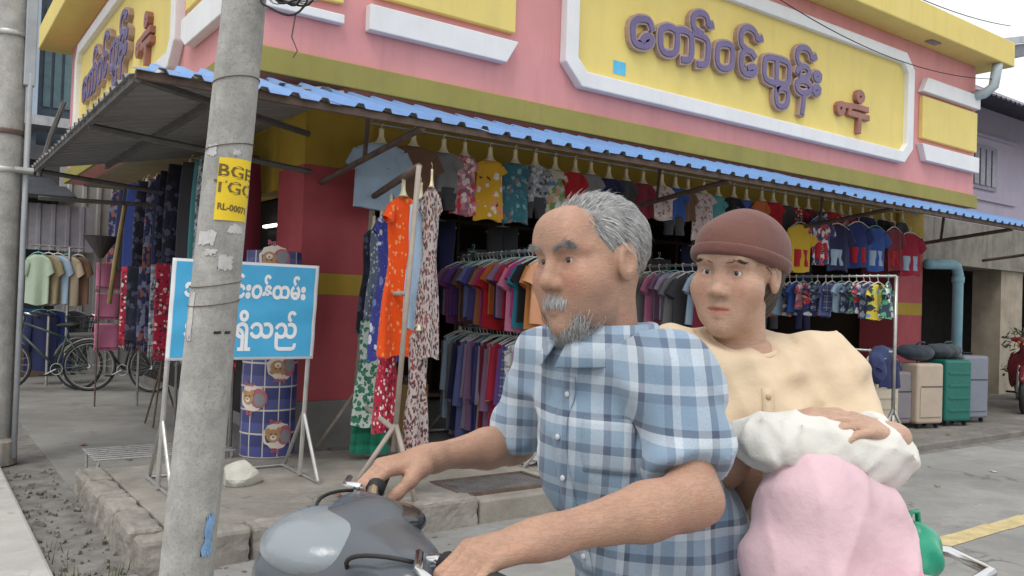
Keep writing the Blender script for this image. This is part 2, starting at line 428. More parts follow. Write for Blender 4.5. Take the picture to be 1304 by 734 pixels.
# sloping concrete apron with drain grate
m_apron = M('apron_concrete', (.36, .33, .28), .9, .3, 3, 45, .7, grit=.5, stain=.5)
tag(B((2.962, 4.37, -.2), (3.86, 5.6, .148)).build('apron', m_apron, origin=(3.4, 5, 0), bevel=.015), kind='structure')
tag(MB().prism([(3.862, -.1), (6.2, -.1), (6.2, .064), (3.862, .147)], lambda a_, b_, d: (a_, 4.40+d, b_), 0, 1.1).build('ramp', m_apron, origin=(5, 5, 0)), kind='structure')
gt = thing('drain_grate', 'rusty bar grate set flat in the sloping concrete apron', 'grate', (3.3, 4.62, .15))
gm = MB()
for y in (4.50, 4.91): gm.box((3.3, y, .155), (.78, .03, .03))
for x in (2.92, 3.68): gm.box((x, 4.705, .155), (.03, .40, .03))
gm.build('frame', m_rust, gt)
gb = MB()
for i in range(26): gb.box((2.96+i*.0275, 4.705, .152), (.010, .38, .02))
tag(gb.build('bar_set', m_steel, gt), kind='stuff')
# rubble in the gutter strip between slab and platform
rb = MB()
for i in range(230):
    x, y = rnd.uniform(.62, .95), rnd.uniform(4.0, 7.4)
    if i % 3 == 0: x, y = rnd.uniform(.3, 2.9), rnd.uniform(4.0, 4.33)
    s = rnd.choice((.008, .01, .014, .02, .03))
    rb.box((x, y, s*.15-.006), (s*rnd.uniform(.7, 1.6), s, s*.8), rot=Matrix.Rotation(rnd.uniform(0, 3), 3, Vector((rnd.random(), rnd.random(), 1))), taper=.7)
tag(rb.build('gutter_rubble', m_dirt, origin=(.8, 5, 0)), 'loose gravel and rubble along the dirty gutter', 'gravel', kind='stuff')
gs = MB()
for i in range(60):
    x, y = rnd.uniform(.6, .72), rnd.uniform(4.3, 5.2)
    if i % 2: x, y = rnd.uniform(.62, .95), rnd.gauss(4.42, .08)
    h_, a = rnd.uniform(.02, .07), rnd.uniform(0, 6.28)
    dx, dy = math.cos(a)*.004, math.sin(a)*.004
    gs.add([(x-dx, y-dy, -.01), (x+dx, y+dy, -.01), (x+rnd.uniform(-.03, .03), y+rnd.uniform(-.03, .03), h_)], [(0, 1, 2)])
tag(gs.build('grass', M('weed_green', (.10, .13, .045), .8, .3, 10), origin=(.7, 4.7, 0)), 'thin weeds sprouting along the gutter by the slab', 'grass', kind='stuff')
# the lump of broken concrete on the platform
def rock(c, s, seed, mat, label, name='rock'):
    bm = bmesh.new(); bmesh.ops.create_icosphere(bm, subdivisions=3, radius=1); q = random.Random(seed)
    pl_ = [(Vector((q.uniform(-1, 1), q.uniform(-1, 1), q.uniform(-.6, 1))).normalized(), q.uniform(.55, .85)) for _ in range(11)]
    mb = MB()
    for v in bm.verts:
        p = v.co.copy()
        for nr, d in pl_:
            e = p.dot(nr)-d
            if e > 0: p -= nr*e*.92
        p *= 1+q.uniform(-.025, .025)
        mb.v.append((c[0]+p.x*s[0], c[1]+p.y*s[1], c[2]+max(p.z, -.6)*s[2]+.55*s[2]))
    mb.f = [tuple(v.index for v in f.verts) for f in bm.faces]; bm.free()
    return tag(mb.build(name, mat, bevel=0), label, 'stone')
rock((1.80, 5.42, .165), (.16, .12, .10), 3, M('pale_stone', (.55, .54, .47), .9, .25, 6, 40, .6), 'pale lump of broken concrete lying on the platform')

# ================================================================== the shop building
FY, SX = 5.90, 1.87          # planes of the street front and of the lane side
shop = thing('shop_building', 'pink and yellow corner shop with olive band and red piers', 'building', (7, 8, 0))
Zt = 5.06
wall = B((SX, FY, 3.0), (12.46, FY+.22, Zt)).build('front_wall', m_pink, shop)
B((SX, FY+.222, 3.0), (SX+.22, 14.3, Zt)).build('side_wall', m_pink, shop)
B((12.24, FY+.222, 3.0), (12.46, 14.3, Zt)).build('side_wall', m_lav, shop)
B((SX+.222, FY+.222, 2.985), (12.238, 14.3, 3.06)).build('ceiling_slab', M('ceiling_grey', (.3, .27, .2), .9), shop)
B((SX-.045, FY-.045, 2.995), (12.50, FY-.002, 3.185)).build('front_band', m_olive, shop, bevel=.008)
B((SX-.045, FY+.0, 2.995), (SX-.002, 14.3, 3.185)).build('side_band', m_olive, shop, bevel=.008)
# roof slab with its projecting edge
rf = B((SX-.42, FY-.36, Zt+.004), (12.86, 14.7, Zt+.36)).build('roof', m_yel, shop, bevel=.015)
for x in (2.9, 5.4, 8.3, 10.9):
    B((x-.12, FY-.23, Zt-.012), (x+.12, FY-.13, Zt+.0)).build('soffit_vent', m_steel, rf)
# lower walls: piers with red / ochre bands and a grey plinth
def pier(x0, x1, y0, y1):
    p = B((x0, y0, .02), (x1, y1, .53)).build('pier', m_plinth, shop, bevel=.01)
    e = .004
    B((x0+e, y0+e, .532), (x1-e, y1-e, 1.42)).build('red_band', m_red, p)
    B((x0+e/2, y0+e/2, 1.421), (x1-e/2, y1-e/2, 1.60)).build('ochre_band', m_ochre, p)
    B((x0+e, y0+e, 1.601), (x1-e, y1-e, 2.50)).build('red_band', m_red, p)
    B((x0+e/2, y0+e/2, 2.501), (x1-e/2, y1-e/2, 2.984)).build('ochre_band', m_ochre, p)
pier(2.60, 3.22, 6.6, 7.2); pier(11.75, 12.44, 6.6, 7.2)
B((3.23, 6.66, 2.47), (11.74, 6.9, 2.982)).build('lintel', m_ochre, shop)
B((6.05, 6.62, 1.0), (6.22, 6.8, 2.469)).build('post', m_ochre, shop)
B((2.64, 7.21, 2.35), (2.86, 14.2, 2.982)).build('side_lintel', m_ochre, shop)
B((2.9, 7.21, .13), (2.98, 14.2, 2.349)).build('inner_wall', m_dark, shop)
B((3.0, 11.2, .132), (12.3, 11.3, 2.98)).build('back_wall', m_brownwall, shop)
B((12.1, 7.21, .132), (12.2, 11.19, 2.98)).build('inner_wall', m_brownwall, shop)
# white and yellow mouldings beside the sign
def fmap(y): return lambda a, b, d: (a, y-d, b)
def smap(x): return lambda a, b, d: (x-d, a, b)
def mould(fn, a0, a1, flip=False):
    e = .12
    lower = [(a0, 3.66), (a0, 3.46), (a1-e, 3.46), (a1, 3.66)] if not flip else [(a0, 3.72), (a0+e, 3.50), (a1, 3.50), (a1, 3.72)]
    upper = [(a0, 4.40), (a1, 4.40), (a1-e, 4.60), (a0, 4.60)] if not flip else [(a0, 4.42), (a1, 4.42), (a1, 4.62), (a0+e, 4.62)]
    MB().prism(lower, fn, 0, .09).build('white_moulding', m_white, shop, bevel=.008)
    MB().prism(upper, fn, 0, .09).build('white_moulding', m_white, shop, bevel=.008)
    z0, z1 = (3.74, 4.34) if not flip else (3.80, 4.37)
    MB().prism([(a0+.05, z0), (a1-.02, z0), (a1-.02, z1), (a0+.05, z1)], fn, 0, .06).build('yellow_panel', m_yel, shop, bevel=.008)
mould(fmap(FY), 2.77, 4.18); mould(fmap(FY), 10.86, 12.44, True)
MB().prism([(1.95, 3.46), (2.57, 3.46), (2.57, 3.53), (1.95, 3.53)], fmap(FY), 0, .07).build('white_moulding', m_white, shop, bevel=.008)
MB().prism([(1.95, 3.60), (2.57, 3.62), (2.57, 4.5), (1.95, 4.5)], fmap(FY), 0, .05).build('yellow_panel', m_yel, shop, bevel=.008)
MB().prism([(6.1, 3.47), (7.28, 3.47), (7.42, 3.56), (7.42, 3.72), (6.1, 3.72)], smap(SX), 0, .09).build('white_moulding', m_white, shop, bevel=.008)
MB().prism([(6.1, 3.80), (7.42, 3.80), (7.42, 4.40), (6.1, 4.40)], smap(SX), 0, .06).build('yellow_panel', m_yel, shop, bevel=.008)
# short grey pipe elbow poking out below the right end of the roof
MB().tube([(12.30, 5.88, 4.60), (12.34, 5.72, 4.62), (12.40, 5.62, 4.72), (12.43, 5.60, 4.95), (12.5, 5.62, 5.04)], .07, 12).build('rain_pipe', M('grey_pvc', (.42, .5, .52), .5), shop, smooth=True)

# ------------------------------------------------------------------ shop signs
SIGN_LETTERS = [
  ('e', 0, [[(5.77, 4.13), (5.74, 4.19), (5.68, 4.2), (5.57, 4.18), (5.51, 4.11), (5.52, 3.98), (5.56, 3.93), (5.68, 3.93), (5.76, 3.97), (5.78, 4.03), (5.73, 4.05), (5.67, 4.02), (5.65, 3.98)]]) ,
  ('ta', 0, [[(5.89, 4.13), (5.89, 3.98), (5.95, 3.92), (6.08, 3.94), (6.13, 4.0), (6.13, 4.15), (6.09, 4.19), (6.0, 4.2), (5.92, 4.17), (5.89, 4.13)], [(6.1, 4.18), (6.2, 4.21), (6.3, 4.2), (6.34, 4.15), (6.34, 3.97), (6.3, 3.92), (6.21, 3.91)]]) ,
  ('aa', 0, [[(6.36, 4.21), (6.48, 4.21), (6.57, 4.19), (6.59, 4.12), (6.58, 3.96), (6.53, 3.92), (6.44, 3.91)]]) ,
  ('asat1', 0, [[(6.49, 4.23), (6.39, 4.25), (6.34, 4.29), (6.35, 4.39), (6.43, 4.44), (6.53, 4.44), (6.57, 4.39), (6.57, 4.33), (6.64, 4.36)]]) ,
  ('wa', 0, [[(6.73, 4.16), (6.72, 3.98), (6.8, 3.93), (6.93, 3.96), (6.97, 4.02), (6.97, 4.18), (6.92, 4.21), (6.8, 4.2), (6.73, 4.16)]]) ,
  ('nga', 0, [[(7.33, 4.16), (7.27, 4.21), (7.16, 4.2), (7.11, 4.13), (7.11, 4.0), (7.17, 3.95), (7.29, 3.96), (7.35, 4.0), (7.35, 4.05), (7.29, 4.05), (7.23, 4.02)]]) ,
  ('asat2', 0, [[(7.2, 4.21), (7.11, 4.24), (7.09, 4.3), (7.1, 4.39), (7.16, 4.45), (7.27, 4.46), (7.35, 4.41), (7.36, 4.35), (7.44, 4.39)]]) ,
  ('hta', 0, [[(7.51, 4.17), (7.51, 3.97), (7.62, 3.94), (7.76, 3.95), (7.92, 3.97), (7.95, 4.02), (7.96, 4.19), (7.88, 4.23), (7.66, 4.22), (7.56, 4.21), (7.51, 4.17)], [(7.72, 4.21), (7.73, 3.95)], [(7.78, 3.95), (7.72, 3.88), (7.73, 3.74), (7.78, 3.7), (7.88, 3.71), (7.94, 3.77), (7.94, 3.9), (7.84, 3.92), (7.74, 3.88)]]) ,
  ('asat3', 0, [[(8.17, 4.22), (8.09, 4.27), (8.08, 4.37), (8.15, 4.44), (8.28, 4.45), (8.35, 4.4), (8.36, 4.34), (8.44, 4.39)]]) ,
  ('na', 0, [[(8.09, 4.14), (8.11, 4.19), (8.23, 4.24), (8.32, 4.21), (8.31, 4.14), (8.22, 4.09), (8.15, 4.11)], [(8.08, 3.97), (8.1, 4.04), (8.25, 4.07), (8.37, 4.02), (8.34, 3.96), (8.23, 3.92), (8.13, 3.93), (8.08, 3.97)], [(8.23, 3.92), (8.22, 3.8), (8.2, 3.69)]]) ,
  ('visarga', 0, [[(8.41, 4.19), (8.53, 4.2), (8.52, 4.13), (8.43, 4.12), (8.41, 4.19)], [(8.41, 4.03), (8.52, 4.04), (8.51, 3.97), (8.41, 3.95), (8.41, 4.03)]]) ,
  ('s1', 1, [[(8.93, 3.92), (8.94, 3.82), (9.04, 3.83), (9.05, 3.94), (8.93, 3.92)]]) ,
  ('s2', 1, [[(9.08, 3.93), (9.32, 3.95), (9.56, 3.95)], [(9.18, 3.85), (9.35, 3.85), (9.58, 3.85)], [(9.18, 3.92), (9.17, 3.84)]]) ,
  ('s3', 1, [[(9.39, 3.81), (9.38, 3.65)]]) ,
  ('s4', 1, [[(9.33, 4.11), (9.33, 4.03), (9.43, 4.04), (9.45, 4.11), (9.37, 4.14), (9.33, 4.11)]]) ,
]
def ribbon(mb, pts, wd, fn, d0, d1):
    """flat stroke of width wd along pts, square section"""
    closed = pts[0] == pts[-1] and len(pts) > 3
    P = [Vector(p) for p in (pts[:-1] if closed else pts)]
    # round the corners once
    Q = []
    n = len(P)
    for i in range(n):
        if not closed and i in (0, n-1): Q.append(P[i]); continue
        a, b, c = P[i-1], P[i], P[(i+1) % n]
        Q += [b.lerp(a, .25), b.lerp(c, .25)]
    n = len(Q); L = []; Rr = []
    for i in range(n):
        if closed: t = Q[(i+1) % n]-Q[i-1]
        else: t = Q[min(i+1, n-1)]-Q[max(i-1, 0)]
        t.normalize(); nn = Vector((-t.y, t.x))*wd/2
        L.append(Q[i]+nn); Rr.append(Q[i]-nn)
    if not closed:
        t = (Q[1]-Q[0]).normalized()*wd*.3; L[0] -= t; Rr[0] -= t
        t = (Q[-1]-Q[-2]).normalized()*wd*.3; L[-1] += t; Rr[-1] += t
    vs = []; fs = []
    for l_, r_ in zip(L, Rr): vs += [fn(l_.x, l_.y, d0), fn(r_.x, r_.y, d0), fn(l_.x, l_.y, d1), fn(r_.x, r_.y, d1)]
    for i in range(n if closed else n-1):
        a, b = 4*i, 4*((i+1) % n)
        fs += [(a+2, a+3, b+3, b+2), (a, a+2, b+2, b), (a+1, b+1, b+3, a+3), (a, b, b+1, a+1)]
    if not closed: fs += [(0, 1, 3, 2), (4*n-4, 4*n-2, 4*n-1, 4*n-3)]
    mb.add(vs, fs)
def shop_sign(fn, a0, a1, label, pos, amap, sticker=True):
    s = thing('shop_sign', label, 'sign', pos)
    z0, z1, e, wd = 3.40, 4.84, .20, .15
    oc = lambda q: [(a0+q+(0), z0+e*1+q*.4), (a0+e+q*.4, z0+q), (a1-e-q*.4, z0+q), (a1-q, z0+e+q*.4), (a1-q, z1-e-q*.4), (a1-e-q*.4, z1-q), (a0+e+q*.4, z1-q), (a0+q, z1-e-q*.4)]
    MB().ring_prism(oc(0), oc(wd), fn, 0, .10).build('frame', m_white, s, bevel=.012)
    MB().prism(oc(wd-.03), fn, 0, .035).build('panel', m_yel, s)
    k = 0
    for name, small, strokes in SIGN_LETTERS:
        bd, fc = MB(), MB()
        for st in strokes:
            k += 1; q = [(amap(a), z) for a, z in st]; ep = (k % 9)*.0011
            ribbon(bd, q, .072 if small else .108, fn, .03, .088+ep)
            if not small: ribbon(fc, q, .066, fn, .088+ep, .100+ep)
        lt = bd.build('letter', m_lred if small else m_lside, s, bevel=.006)
        if not small: fc.build('letter_face', m_letter, lt, bevel=.005)
    if sticker: MB().prism([(5.33, 3.62), (5.49, 3.62), (5.49, 3.745), (5.33, 3.745)], fn, .036, .039).build('sticker', M('cyan_sticker', (.12, .55, .85), .5), s)
    return s
shop_sign(fmap(FY), 4.70, 10.62, 'large yellow sign with purple letters and white frame on the street front', (7.6, FY, 3.4), lambda a: a)
shop_sign(smap(SX), 7.62, 13.3, 'yellow sign with purple letters and white frame on the lane side wall', (SX, 10.4, 3.4), lambda a: 13.3-(a-4.7)*.96, False)

# ------------------------------------------------------------------ awnings
def corr_sheet(P0, eu, ev, lu, lv, pitch=.19, hgt=.028, lv2=None):
    """corrugated sheet: u runs along the eave, v up the slope; trapezoid ribs"""
    eu, ev = Vector(eu).normalized(), Vector(ev).normalized(); nn = eu.cross(ev).normalized()
    if nn.z < 0: nn = -nn
    us = []
    k = 0
    while k*pitch < lu-1e-6:
        for du, hh in ((0, 0), (.55, 0), (.65, 1), (.85, 1), (.95, 0)):
            u = (k+du)*pitch
            if u <= lu: us.append((u, hh*hgt))
        k += 1
    us.append((lu, 0))
    mb = MB(); n = len(us)
    for layer in (0, -.0025):
        for v in (0, 1):
            for u, h_ in us:
                vv = 0 if v == 0 else (lv2(u) if lv2 else lv)
                mb.v.append(tuple(Vector(P0)+eu*u+ev*vv+nn*(h_+layer)))
    q = lambda l, v, i: l*2*n+v*n+i
    for i in range(n-1):
        mb.f += [(q(0,0,i), q(0,0,i+1), q(0,1,i+1), q(0,1,i)), (q(1,0,i), q(1,1,i), q(1,1,i+1), q(1,0,i+1)), (q(0,0,i), q(1,0,i), q(1,0,i+1), q(0,0,i+1)), (q(0,1,i), q(0,1,i+1), q(1,1,i+1), q(1,1,i))]
    mb.f += [(q(0,0,0), q(0,1,0), q(1,1,0), q(1,0,0)), (q(0,0,n-1), q(1,0,n-1), q(1,1,n-1), q(0,1,n-1))]
    return mb
def sheet_part(mb, parent, top=None):
    o = mb.build('sheet', top or m_blue, parent); o.data.materials.append(m_under)
    for i, p in enumerate(o.data.polygons):
        if i % 4 == 1: p.material_index = 1
    return o
aw = thing('awning', 'blue corrugated awning running along the street front of the shop', 'awning', (6.5, 4.85, 2.6))
y0, z0, y1, z1 = 4.84, 2.60, 5.84, 2.925
ev = Vector((0, y1-y0, z1-z0)); LV = ev.length
x = .93; k = 0
while x < 15:
    wd = 1.14 if k else 1.2
    dz = rnd.uniform(-.006, .006)+(.004 if k % 2 else 0)
    f2 = None
    if k == 0: f2 = lambda u: max(.05, min(LV, .07+u*1.12))       # cut on the hip at the corner
    sheet_part(corr_sheet((x, y0+rnd.uniform(-.012, .012), z0+dz), (1, 0, 0), ev, wd, LV, lv2=f2), aw)
    x += wd-.005; k += 1
# steel under-frame
MB().box((8.0, 4.90, 2.585), (14.1, .04, .045)).build('eave_bar', m_rust, aw)
MB().box((8.4, 5.45, 2.765), (13.2, .04, .045)).build('purlin', m_rust, aw)
MB().box((8.4, 5.80, 2.90), (13.2, .04, .045)).build('wall_bar', m_rust, aw)
for x in (2.75, 5.9, 8.6, 11.4, 14.3):
    MB().tube([(x, 4.90, 2.56), (x, 6.6, 2.36)], .024, 6).build('bracket', m_rust, aw)
    MB().tube([(x+.02, 5.78, 2.86), (x+.02, 5.82, 2.46)], .018, 6).build('strut', m_rust, aw)
sa = thing('awning', 'grey sheet awning with notched edge over the narrow side lane', 'awning', (1.4, 8, 2.6))
eu = Vector((0, 1, 0)); ev2 = Vector((1.66, 0, .34)); LV2 = ev2.length
y = 4.95; k = 0
while y < 9.6:
    f2 = None
    if k == 0: f2 = lambda u: max(.05, min(LV2, .05+u*2.0))
    sheet_part(corr_sheet((.93+rnd.uniform(-.01, .01), y, 2.592-.003*(k % 2)), eu, ev2, 1.17, LV2, lv2=f2), sa, m_under)
    y += 1.165; k += 1
MB().box((.97, 7.25, 2.575), (.04, 4.6, .045)).build('eave_bar', m_bar, sa)
MB().box((1.62, 7.65, 2.70), (.04, 4.0, .045)).build('purlin', m_bar, sa)
for yy in (6.5, 9.4):
    MB().tube([(.97, yy, 2.55), (2.62, yy, 2.42 if yy > 6 else 2.6)], .024, 6).build('bracket', m_bar, sa)
MB().tube([(1.0, 9.55, 2.3), (2.6, 9.55, 2.34)], .024, 6).build('tie_bar', m_bar, sa)
MB().tube([(.97, 4.93, 2.57), (2.62, 6.6, 2.75)], .026, 6).build('corner_bar', m_bar, sa)
MB().tube([(1.70, 9.62, 1.25), (1.74, 9.62, 1.7), (1.82, 9.62, 2.34)], .024, 8).build('bamboo_post', M('bamboo', (.42, .30, .12), .6), sa, smooth=True)
MB().tube([(.98, 9.4, 2.5), (1.06, 9.35, 2.9), (1.16, 9.3, 3.25)], .024, 6).build('stay', m_bar, sa)

# ================================================================== utility poles
def pole_pt(z): return Vector((.995+(z-.19)*.0445, 3.68-(z-.19)*.0526, z))
pole = thing('utility_pole', 'weathered concrete utility pole carrying a small yellow number plate', 'pole', (.99, 3.69, 0))
prad = lambda z: .112-.0085*z
pv = MB(); NP, NZ = 40, 120
q = random.Random(5); dents = [(q.uniform(0, 6.28), q.uniform(0, 6.5), q.uniform(.04, .16), q.uniform(-.0035, .002)) for _ in range(130)]
for i in range(NZ+1):
    z = -.3+i*(7.3/NZ); c = pole_pt(z)
    for k_ in range(NP):
        a = 2*math.pi*k_/NP; r = prad(z)
        for da, dz_, s_, h_ in dents:
            if abs(z-dz_) < s_:
                dd = (((a-da+math.pi) % (2*math.pi)-math.pi)*r)**2+((z-dz_)*1.0)**2
                r += h_*math.exp(-dd/(s_*s_*.2))
        pv.v.append((c.x+r*math.cos(a), c.y+r*math.sin(a), z))
for i in range(NZ):
    for k_ in range(NP): pv.f.append((i*NP+k_, i*NP+(k_+1) % NP, (i+1)*NP+(k_+1) % NP, (i+1)*NP+k_))
pv.f.append(tuple(NZ*NP+k_ for k_ in range(NP)))
pv.build('shaft', m_pole, pole, smooth=True)
def on_pole(u, z, lift):
    """u = metres along the surface to the right as seen from the street, around the camera-facing line"""
    r = prad(z)+lift; c = pole_pt(z); a = math.atan2(-c.y, -c.x)+u/r
    return (c.x+r*math.cos(a), c.y+r*math.sin(a), z)
def wrap_patch(u0, u1, z0, z1, lift, lean=0, jag=0, nu=14, nz=6):
    mb = MB(); q = random.Random(int(z0*100))
    for i in range(nz+1):
        for j in range(nu+1):
            z = z0+(z1-z0)*i/nz; u = u0+(u1-u0)*j/nu+lean*(z-z0)
            e = jag if (i in (0, nz) or j in (0, nu)) else 0
            mb.v.append(on_pole(u+q.uniform(-e, e), z+q.uniform(-e, e), lift))
    for i in range(nz):
        for j in range(nu): mb.f.append((i*(nu+1)+j, i*(nu+1)+j+1, (i+1)*(nu+1)+j+1, (i+1)*(nu+1)+j))
    return mb
m_plate = M('yellow_plate', (.80, .56, .02), .5, .12, 6, 60, .05, streak=.2, streakcol=(.55, .4, .05))
plate = wrap_patch(-.035, .118, 1.705, 1.965, .0035).build('number_plate', m_plate, pole, smooth=True)
m_ink = M('plate_ink', (.16, .11, .03), .7, .3, 20)
for txt, z, sz in (('BGE', 1.905, .072), ('TGC', 1.838, .072), ('RL-00071', 1.755, .037)):
    t = text_mesh(txt, sz, bold=.0012, res=2)
    xs_ = [v[0] for v in t.v]; sp_ = 1.25 if len(txt) == 3 else .95
    t.v = [on_pole(.043+v[0]*sp_, z+v[1]-v[0]*.10, .0048) for v in t.v]
    t.build('plate_text', m_ink, plate)
# bits of old posters, paint and wire round the shaft
m_scrap = M('paper_scrap', (.52, .51, .50), .9, .2, 30)
for u0, u1, z0, z1 in ((-.10, -.02, 1.60, 1.66), (.0, .06, 1.50, 1.56), (-.06, -.01, 1.56, 1.585), (.03, .10, 1.655, 1.69), (-.12, -.09, 1.2, 1.4), (-.10,-.05,1.97,2.02), (.02,.05,1.98,2.0)):
    wrap_patch(u0, u1, z0, z1, .0022, jag=.006).build('poster_scrap', m_scrap, pole, smooth=True)
wrap_patch(.055, .10, .30, .47, .0024, jag=.012).build('paint_mark', M('blue_paint_smear', (.22, .38, .62), .8, .3, 20), pole, smooth=True)
for u0 in (.012, .058): wrap_patch(u0, u0+.03, 1.233, 1.243, .0018, jag=.002).build('bolt_hole', m_black, pole)
for z in (1.44, 1.36, 2.02, 2.30):
    r = prad(z)+.004; c = pole_pt(z)
    MB().tube([(c.x+r*math.cos(a), c.y+r*math.sin(a), z+.018*math.sin(a*1.0+z)) for a in np.linspace(0, 6.28, 28)[:-1]], .0022, 5, closed=True).build('binding_wire', m_rust, pole)
# cable bundle near the top of the frame
cb = thing('cable_bundle', 'tangle of looped black and silver cables tied to the concrete pole', 'cables', tuple(pole_pt(2.7)))
q = random.Random(11)
for i in range(9):
    cx, cy, cz = 1.24+q.uniform(-.03, .05), 3.40+q.uniform(-.05, .05), 2.66+q.uniform(-.03, .06)
    rr, sq = q.uniform(.05, .11), q.uniform(.2, .8)
    MB().tube([(cx+rr*math.cos(a)*.8, cy-rr*math.cos(a)*.6, cz+rr*sq*math.sin(a)+.01*math.sin(3*a+i)) for a in np.linspace(0, 6.28, 24)[:-1]], .0045, 6, closed=True).build('cable_loop', m_black if i % 3 else m_alu, cb, smooth=True)
MB().tube([pole_pt(2.68), (1.16, 3.45, 2.66), (1.24, 3.40, 2.64), (1.35, 3.36, 2.66)], .008, 6).build('tie', m_galv, cb, smooth=True)
MB().tube([(1.28, 3.41, 2.60), (1.27, 3.42, 2.50), (1.29, 3.40, 2.44), (1.275, 3.41, 2.41)], .003, 5).build('loose_end', m_rust, cb)
# thin cables spanning to the shop
for i, (a, b, sag) in enumerate((((6.1, 5.6, 5.05), (12.6, 5.62, 4.86), .36), ((1.2, 3.5, 4.6), (12.6, 5.5, 5.6), .4))):
    A_, B_ = Vector(a), Vector(b)
    pts = [A_.lerp(B_, t)-Vector((0, 0, sag*4*t*(1-t))) for t in np.linspace(0, 1, 24)]
    tag(MB().tube(pts, .006, 5).build('overhead_cable', m_black, smooth=True), ('thin sagging cable crossing in front of the shop sign', 'upper sagging cable running from the pole past the roof edge')[i], 'cable')

lp = thing('utility_pole', 'grey concrete pole with steel bands and conduit beside the lane', 'pole', (.57, 7.72, .05))
MB().lathe([(.125, -.2), (.125, .4), (.118, 2.5), (.105, 7.5)], (.57, 7.72, 0), 28).build('shaft', m_pole, lp, smooth=True)
MB().lathe([(.17, -.05), (.165, .13), (.12, .16)], (.57, 7.72, .05), 20).build('footing', m_kerb, lp)
MB().tube([(.705, 7.62, .05), (.705, 7.62, 3.1)], .022, 10).build('conduit', M('grey_conduit', (.36, .38, .40), .5), lp, smooth=True)
for z, m_ in ((2.32, m_galv), (2.62, m_rust), (3.40, m_galv)):
    MB().lathe([(.128, -.02), (.13, -.018), (.13, .018), (.128, .02)], (.57, 7.72, z), 28).build('band', m_, lp, smooth=True)
MB().tube([(.62, 7.58, 2.32), (.75, 7.58, 2.32)], .026, 10).build('clamp', m_galv, lp)
B((.66, 7.60, 3.0), (.74, 7.68, 5.4)).build('cable_duct', M('pale_duct', (.40, .43, .46), .6), lp, bevel=.008)

# ================================================================== blue banner on its stand
bd = thing('notice_board', 'sky blue banner with white writing stretched on a metal easel', 'sign', (1.77, 5.47, .165))
lean = .03
def bm_(x, z, d=0): return (x+(z-.165)*.035, 5.47-d, z)
for x in (1.285, 2.205):
    MB().tube([bm_(x, .18), bm_(x, 1.61)], .016, 8).build('leg', m_galv, bd)
    MB().tube([bm_(x, .62), (x+.035, 5.85, .18)], .013, 8).build('back_stay', m_galv, bd)
    MB().tube([(x+.02, 5.18, .178), (x+.02, 5.85, .178)], .013, 8).build('foot_bar', m_galv, bd)
    MB().tube([bm_(x, .60), (x+.02, 5.20, .18)], .013, 8).build('front_stay', m_galv, bd)
MB().tube([(1.30, 5.85, .178), (2.22, 5.85, .178)], .012, 8).build('cross_bar', m_galv, bd)
for z in (.985, 1.60): MB().tube([bm_(1.285, z), bm_(2.205, z)], .014, 8).build('rail', m_galv, bd)
sh = MB(); nu, nz = 40, 26
for i in range(nz+1):
    for j in range(nu+1):
        u, v = j/nu, i/nz; x = 1.265+u*.965; z = .972+v*.642
        wv = .006*math.sin(u*14+v*6)*math.sin(math.pi*u)*math.sin(math.pi*v)+.004*math.sin(u*5-v*17)*math.sin(math.pi*v)
        sh.v.append(bm_(x, z, .024+wv))
for i in range(nz):
    for j in range(nu): sh.f.append((i*(nu+1)+j, i*(nu+1)+j+1, (i+1)*(nu+1)+j+1, (i+1)*(nu+1)+j))
ban = sh.build('banner', M('banner_white', (.78, .80, .82), .5, .05), bd, smooth=True)
so_ = ban.modifiers.new('solid', 'SOLIDIFY'); so_.thickness = .003
def banz(x, z):
    u, v = (x-1.265)/.965, (z-.972)/.642
    return .024+.006*math.sin(u*14+v*6)*math.sin(math.pi*u)*math.sin(math.pi*v)+.004*math.sin(u*5-v*17)*math.sin(math.pi*v)
bp = MB()
for i in range(nz+1):
    for j in range(nu+1):
        x = 1.29+.915*j/nu; z = .99+.605*i/nz; bp.v.append(bm_(x, z, banz(x, z)+.0025))
bp.f = list(sh.f)
bp.build('blue_field', M('banner_blue', (.07, .42, .72), .5, .14, 3, 60, .05), ban, smooth=True)
m_txt = M('banner_text_white', (.85, .86, .87), .6, .03)
for txt, cx_, cz_, sz, sx_ in (('အေရာင်းဝန်ထမ်း', 1.745, 1.425, .150, 1.0), ('အလိုရှိသည်', 1.73, 1.17, .175, 1.0)):
    t = text_mesh(txt, sz, bold=.006, res=3)
    w0 = max(v[0] for v in t.v)-min(v[0] for v in t.v); c0 = (max(v[0] for v in t.v)+min(v[0] for v in t.v))/2
    ks = (.80 if sz < .16 else .74)/w0
    t.v = [(lambda x, z: bm_(x, z, banz(x, z)+.0045))(cx_+(v[0]-c0)*ks, cz_+v[1]) for v in t.v]
    for q_ in components(t): q_.build('letter', m_txt, ban)

